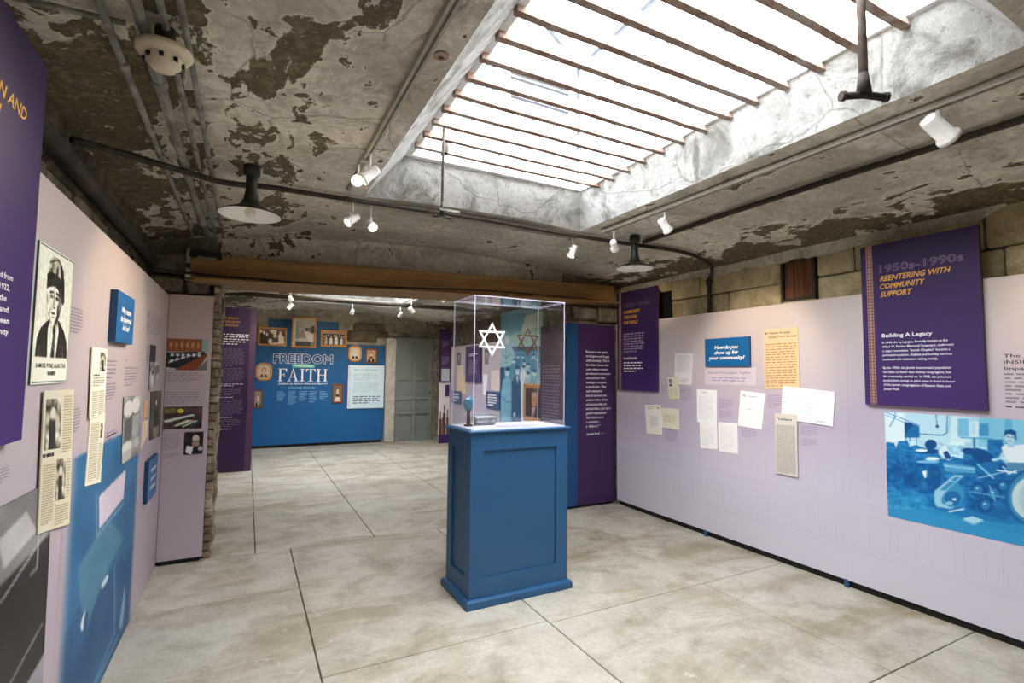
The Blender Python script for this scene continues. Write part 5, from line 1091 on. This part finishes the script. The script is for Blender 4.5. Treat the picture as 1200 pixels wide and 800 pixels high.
MB().tube([(4.065, 3.54, 2.52), (4.065, 3.54, 2.12)], .02, 8).build('drop_pipe', M_PIPE, tg, smooth=True); MB().tube([(4.065, 3.54, 2.5), (4.065, 3.54, 2.45)], .03, 8).build('coupling', M_PIPE, tg, smooth=True)
o = MB().tube(along([(3.12, 3.44), (3.10, 2.5), (3.10, 1.6), (3.12, .9), (3.12, -.55)], .03), .02, 8).build('iron_pipe', M_PIPE, smooth=True); tag(o, 'dark iron pipe running along the right side of the ceiling', 'pipe')
CG = 'metal conduits along the left of the ceiling'
for i, (x, r, y1_, l_) in enumerate(((-.43, .013, 4.85, 'leftmost of four metal conduits on the ceiling, thin with couplings'), (-.34, .021, 4.85, 'thickest of four metal conduits on the left ceiling'), (-.275, .011, 4.85, 'thin metal conduit just right of the thickest conduit'), (-.222, .011, 4.85, 'rightmost of four metal conduits passing the smoke detector'))):
    t_ = thing('conduit', l_, 'conduit', (x, 2, zc(x)-.04), CG)
    MB().tube([(x, -.5, zc(x)-.042), (x, y1_, zc(x)-.042)], r, 8).build('conduit_run', M_COND, t_, smooth=True)
    for y in (2.15, 2.7, 3.0, 4.2): MB().tube([(x, y+.1*i, zc(x)-.042), (x, y+.05+.1*i, zc(x)-.042)], r*1.35, 8).build('coupling', M_COND, t_, smooth=True)
o = MB().tube(along([(-.72, 1.86), (-.55, 1.90), (-.385, 1.94)], .03), .009, 6).build('conduit', M_COND, smooth=True); tag(o, 'short cross conduit leading to the smoke detector', 'conduit')
o = MB().tube([(-.70, -.4, 2.42), (-.70, 2.5, 2.42), (-.70, 4.88, 2.41)], .04, 10).build('wall_pipe', M_PIPE, smooth=True); tag(o, 'thick dark pipe running above the left display board', 'pipe')
# cable sagging across the beam
o = MB().tube(smooth([(-.73, 4.80, 2.345), (-.45, 4.84, 2.335), (-.23, 4.85, 2.335), (.74, 4.855, 2.335), (2.1, 4.855, 2.425), (3.2, 4.855, 2.43), (4.0, 4.86, 2.44)], 2), .011, 6).build('sagging_cable', M_PIPE, smooth=True); tag(o, 'dark cable sagging across the face of the timber beam', 'cable')
jb = thing('outlet_box', 'grey double outlet box at the left end of the timber beam', 'electrical box', (-.425, 4.90, 2.28))
MB().chbox(-.485, -.365, 4.86, 4.93, 2.28, 2.385, .006).build('housing', M_COND, jb)
for x in (-.457, -.397): MB().box(x-.022, x+.022, 4.852, 4.86, 2.305, 2.362).build('socket', M_SMOKE, jb)
jb = thing('junction_box', 'black junction box where the conduits end above the outlet box', 'electrical box', (-.35, 4.88, 2.46))
MB().chbox(-.46, -.225, 4.83, 4.93, 2.47, 2.53, .006).build('housing', M_BLACK, jb); MB().box(-.40, -.26, 4.825, 4.832, 2.465, 2.48).build('cover_strip', M_COND, jb)
MB().tube([(-.46, 4.85, 2.54), (-.47, 4.85, 2.42)], .02, 8).build('connector', M_COND, jb)
# wooden niche in the stone wall
nc = thing('timber_niche', 'square niche boarded with brown planks in the right stone wall', 'niche', (4.13, 2.645, 2.2))
for y0, y1, z0, z1 in ((2.495, 2.515, 2.19, 2.55), (2.775, 2.795, 2.19, 2.55), (2.515, 2.775, 2.19, 2.21), (2.515, 2.775, 2.53, 2.55)): MB().box(4.095, 4.16, y0, y1, z0, z1).build('frame_board', M_PIPE, nc)
for k in range(3): MB().chbox(4.122, 4.14, 2.517+.087*k, 2.60+.087*k, 2.21, 2.53, .003).build('plank', M_NICHE, nc)
o = MB().box(4.135, 4.152, 4.11, 4.30, 2.17, 2.48).build('recess_shade_board', M_BLACK); tag(o, 'black board standing in for the shade inside a recess in the stone wall above the banner corner', 'recess')  # black backing in the block gap puts the recess's deep shade into colour
# smoke detector
sm = thing('smoke_detector', 'round cream smoke detector on the left of the ceiling', 'smoke detector', (-.29, 2.03, zc(-.29)-.02))
zt = 2.592
MB().lathe([(.001, 0), (.03, 0), (.03, .07), (.001, .07)], (-.28, 1.94, 2.592), 12).build('mount', M_PIPE, sm)
for ch in (MB().lathe([(.001, 0), (.080, 0), (.082, -.010), (.075, -.02), (.056, -.028), (.001, -.028)], (-.28, 1.94, zt), 32).build('base', M_SMOKE, sm, smooth=True),
           MB().lathe([(.052, -.026), (.049, -.05), (.038, -.056), (.035, -.066), (.001, -.068)], (-.28, 1.94, zt), 32).build('sensor_dome', M_SMOKE, sm, smooth=True)): pass
for k in range(8):
    a = k*math.pi/4; MB().box(-.28+.052*math.cos(a)-.006, -.28+.052*math.cos(a)+.006, 1.94+.052*math.sin(a)-.006, 1.94+.052*math.sin(a)+.006, zt-.048, zt-.036).build('vent_slot', M_BLACK, sm)
# enamel shade lamps
def shade_lamp(label, x, y, z_rim):
    t_ = thing('enamel_lamp', label, 'lamp', (x, y, z_rim), 'dark enamel shade lamps'); top = zc(x)-.01
    MB().lathe([(.001, 0), (.045, 0), (.045, -.05), (.03, -.06), (.001, -.06)], (x, y, top), 16).build('ceiling_mount', M_DARKEN, t_, smooth=True)
    MB().lathe([(.03, top-z_rim-.055), (.03, .14), (.04, .09), (.06, .055), (.10, .035), (.150, .012), (.163, .0)], (x, y, z_rim), 32).build('shade', M_DARKEN, t_, smooth=True)
    MB().lathe([(.161, .0), (.147, .007), (.10, .026), (.05, .045), (.001, .05)], (x, y, z_rim), 32).build('shade_lining', M_WHITE, t_, smooth=True)
    MB().lathe([(.001, -.015), (.022, -.008), (.03, .015), (.022, .04), (.014, .05)], (x, y, z_rim), 14).build('bulb', flat('frosted_bulb', (226, 222, 206), .3), t_, smooth=True)
shade_lamp('dark enamel shade lamp at left, near the conduits', -.02, 3.22, 2.435)
shade_lamp('dark enamel shade lamp at right, above the corner banner', 3.0, 3.42, 2.48)
# track rails
def track(label, a, b, wd=.036, d=.03):
    a, b = Vector(a), Vector(b); dv = (b-a).normalized(); sd_ = Vector((dv.y, -dv.x, 0))*wd/2
    t_ = thing('track_rail', label, 'lighting track', (a+b)/2, 'ceiling lighting tracks')
    mb = MB(); c = [(-1, 0), (-1, -d), (-.35, -d), (-.35, -d*.5), (.35, -d*.5), (.35, -d), (1, -d), (1, 0)]
    V = [p_+sd_*u+Vector((0, 0, h)) for p_ in (a, b) for u, h in c]
    mb.add(V, [(k, (k+1) % 8, 8+(k+1) % 8, 8+k) for k in range(8)]+[(7, 6, 5, 4, 3, 2, 1, 0)[::-1], tuple(range(8, 16))]); mb.build('rail', M_RAIL, t_)
    MB().box(b.x-.025, b.x+.025, b.y-.025, b.y+.025, b.z-d-.004, b.z).build('end_cap', M_RAIL, t_)
    return t_
track('lighting track left of the near skylight', (.565, -.4, 2.795), (.56, 2.93, 2.795))
track('lighting track across the far edge of the near skylight', (2.60, 3.79, 2.812), (.60, 3.79, 2.812), .05)
track('lighting track right of the near skylight', (2.76, -.4, 2.80), (2.70, 3.45, 2.80))
o = MB().box(.548, .572, 2.95, 3.5, 2.775, 2.79).build('track_feed', M_COND); tag(o, 'thin conduit feeding the left lighting track', 'conduit')
TGp = 'white track spotlights'
def spot(label, x, y, ztop, zh, tgt, big=1.0, bright=True, energy=1.0, glowm=None):
    t_ = thing('track_spotlight', label, 'spotlight', (x, y, zh), TGp)
    MB().tube([(x, y, ztop), (x, y, zh+.03)], .007*big, 8).build('stem', M_WHITE, t_, smooth=True)
    d_ = (Vector(tgt)-Vector((x, y, zh))).normalized(); r = .032*big; h = .11*big
    up = d_.to_track_quat('Z', 'Y').to_matrix(); c = Vector((x, y, zh))
    def tr(mb):
        mb.v = [tuple(c+up @ Vector(v)) for v in mb.v]; return mb
    tr(MB().lathe([(.001, -h*.5), (r*.75, -h*.5), (r*.8, -h*.46), (r*.86, -h*.38), (r*.9, .3*h), (r*1.15, .36*h), (r*1.15, .5*h), (r*.95, .5*h), (r*.9, .42*h)], (0, 0, 0), 20)).build('lamp_head', M_WHITE, t_, smooth=True)
    tr(MB().lathe([(.001, .43*h), (r*.92, .43*h)], (0, 0, 0), 20)).build('lens', (glowm or (M_BULB if bright else M_BULBW)), t_)
    s_ = up @ Vector((0, 1, 0)); MB().tube([tuple(Vector((x, y, zh+.03))), tuple(c+s_*r*1.25+Vector((0, 0, .01))), tuple(c+s_*r*1.0)], .006*big, 6).build('yoke', M_WHITE, t_)
    l = bpy.data.lights.new('lamp_light', 'SPOT'); l.energy = SPOT*energy; l.color = (1, .80, .58); l.spot_size = R(58); l.spot_blend = .7; l.shadow_soft_size = .03
    o_ = bpy.data.objects.new('lamp_light', l); COL.objects.link(o_); o_.parent = t_
    o_.rotation_euler = (-d_).to_track_quat('Z', 'Y').to_euler(); o_.location = d_*h*.6
    return t_
spot('glowing white spotlight uppermost of the left cluster', .53, 2.98, 2.76, 2.665, (-.2, .6, 1.5), glowm=M_BULB)
spot('white spotlight on the left track aimed at the left wall', .56, 2.80, 2.76, 2.64, (-.58, 3.0, 1.6))
spot('white spotlight hanging leftmost on the far track', .64, 3.77, 2.78, 2.66, (-.58, 3.3, 1.6))
spot('white spotlight second from the left on the far track', .77, 3.77, 2.78, 2.64, (1.4, 1.0, .6), energy=.5)
spot('white spotlight at the right end of the far track', 2.58, 3.77, 2.78, 2.66, (1.6, 3.9, .2), bright=False, energy=.4)
spot('white spotlight nearest the far end of the right track', 2.72, 3.36, 2.77, 2.64, (3.97, 4.5, 1.9), bright=False)
spot('white spotlight midway along the right track', 2.73, 2.78, 2.77, 2.665, (3.97, 2.95, 1.7), bright=False, energy=1.3, big=1.05)
spot('large white spotlight at the near end of the right track', 2.75, 1.09, 2.77, 2.68, (3.9, .75, 1.9), big=1.35, bright=False)
for i, (x, y, ox, tg_, l_) in enumerate(((.47, 6.8, 0, (.5, 11.3, 1.6), 'glowing spotlight nearest the beam in the far room'), (.50, 7.8, 0, (1.1, 11.3, 1.7), 'glowing spotlight mid-left in the far room'), (.57, 8.8, 0, (-.3, 8.9, 1.5), 'white spotlight hanging left in the far room'),
        (1.57, 9.0, 0, (1.6, 11.3, 1.7), 'white spotlight hanging centre in the far room'), (2.40, 8.95, 0, (2.4, 11.3, 1.4), 'white spotlight left of the pair at the right of the far room'), (2.38, 8.2, 0, (3.97, 9.5, 1.5), 'white spotlight right of the pair at the right of the far room'), (2.36, 6.7, 0, (3.97, 7.4, 1.5), 'white spotlight close behind the beam at the right'), (2.45, 6.5, 0, (3.27, 11.0, 1.2), 'glowing spotlight above the left edge of the glass case'))):
    spot(l_, x, y, 2.8, 2.58, tg_, bright=i in (0, 1, 7), energy=.8)
track('lighting track along the left of the far room skylight', (.52, 6.2, 2.80), (.55, 9.2, 2.80)); track('lighting track across the end of the far room', (.5, 9.0, 2.80), (2.5, 8.97, 2.80)); track('lighting track along the right of the far room skylight', (2.42, 6.2, 2.80), (2.40, 8.9, 2.80))
o = MB().tube([(-.8, 8.55, 2.70), (1.7, 8.6, 2.70), (4.2, 8.5, 2.70)], .035, 8).build('iron_pipe', M_PIPE, smooth=True); tag(o, 'thick dark pipe crossing the far room below its skylight', 'pipe')
# pull rods
def rod(label, x, y, z1, z0, r, ang, wd):
    t_ = thing('pull_rod', label, 'rod', (x, y, z0)); c, s = math.cos(ang), math.sin(ang)
    MB().tube([(x, y, z0+.07), (x, y, z1)], r, 8).build('shaft', M_ROD, t_, smooth=True)
    MB().tube([(x, y, z0+.01), (x, y, z0+.05), (x, y, z0+.09)], r*1.7, 8, r1=r*1.05).build('socket', M_PIPE, t_, smooth=True)
    MB().tube([(x-c*wd/2, y-s*wd/2, z0), (x, y, z0+.008), (x+c*wd/2, y+s*wd/2, z0)], r*.85, 8).build('cross_handle', M_PIPE, t_, smooth=True)
    for k in (-1, 1): MB().tube([(x+k*(c*wd/2-.006*c), y+k*(s*wd/2-.006*s), z0), (x+k*c*(wd/2+.008), y+k*s*(wd/2+.008), z0)], r*1.15, 8).build('handle_tip', M_PIPE, t_)
    return t_
rod('steel rod with dark T-handle hanging through the near skylight bars', 1.97, 1.0, 3.6, 2.575, .016, -.45, .16)
r2 = rod('thin steel rod with T-handle hanging at the far end of the skylight', 1.02, 2.9, 3.6, 2.50, .0085, 0, .09)
MB().box(1.0, 1.13, 2.885, 2.90, 2.535, 2.55).build('side_arm', M_COND, r2)
o = MB().box(1.13, 1.16, 3.20, 3.27, 3.05, 3.13).build('bar_clamp', M_PIPE); tag(o, 'small black clamp on the last skylight bar', 'clamp')
MB().lathe([(.012, 0), (.03, 0), (.03, -.01), (.012, -.014), (.012, 0)], (.63, 1.84, zc(.63)-.002), 14).build('rust_ring', M_BAR, ce)
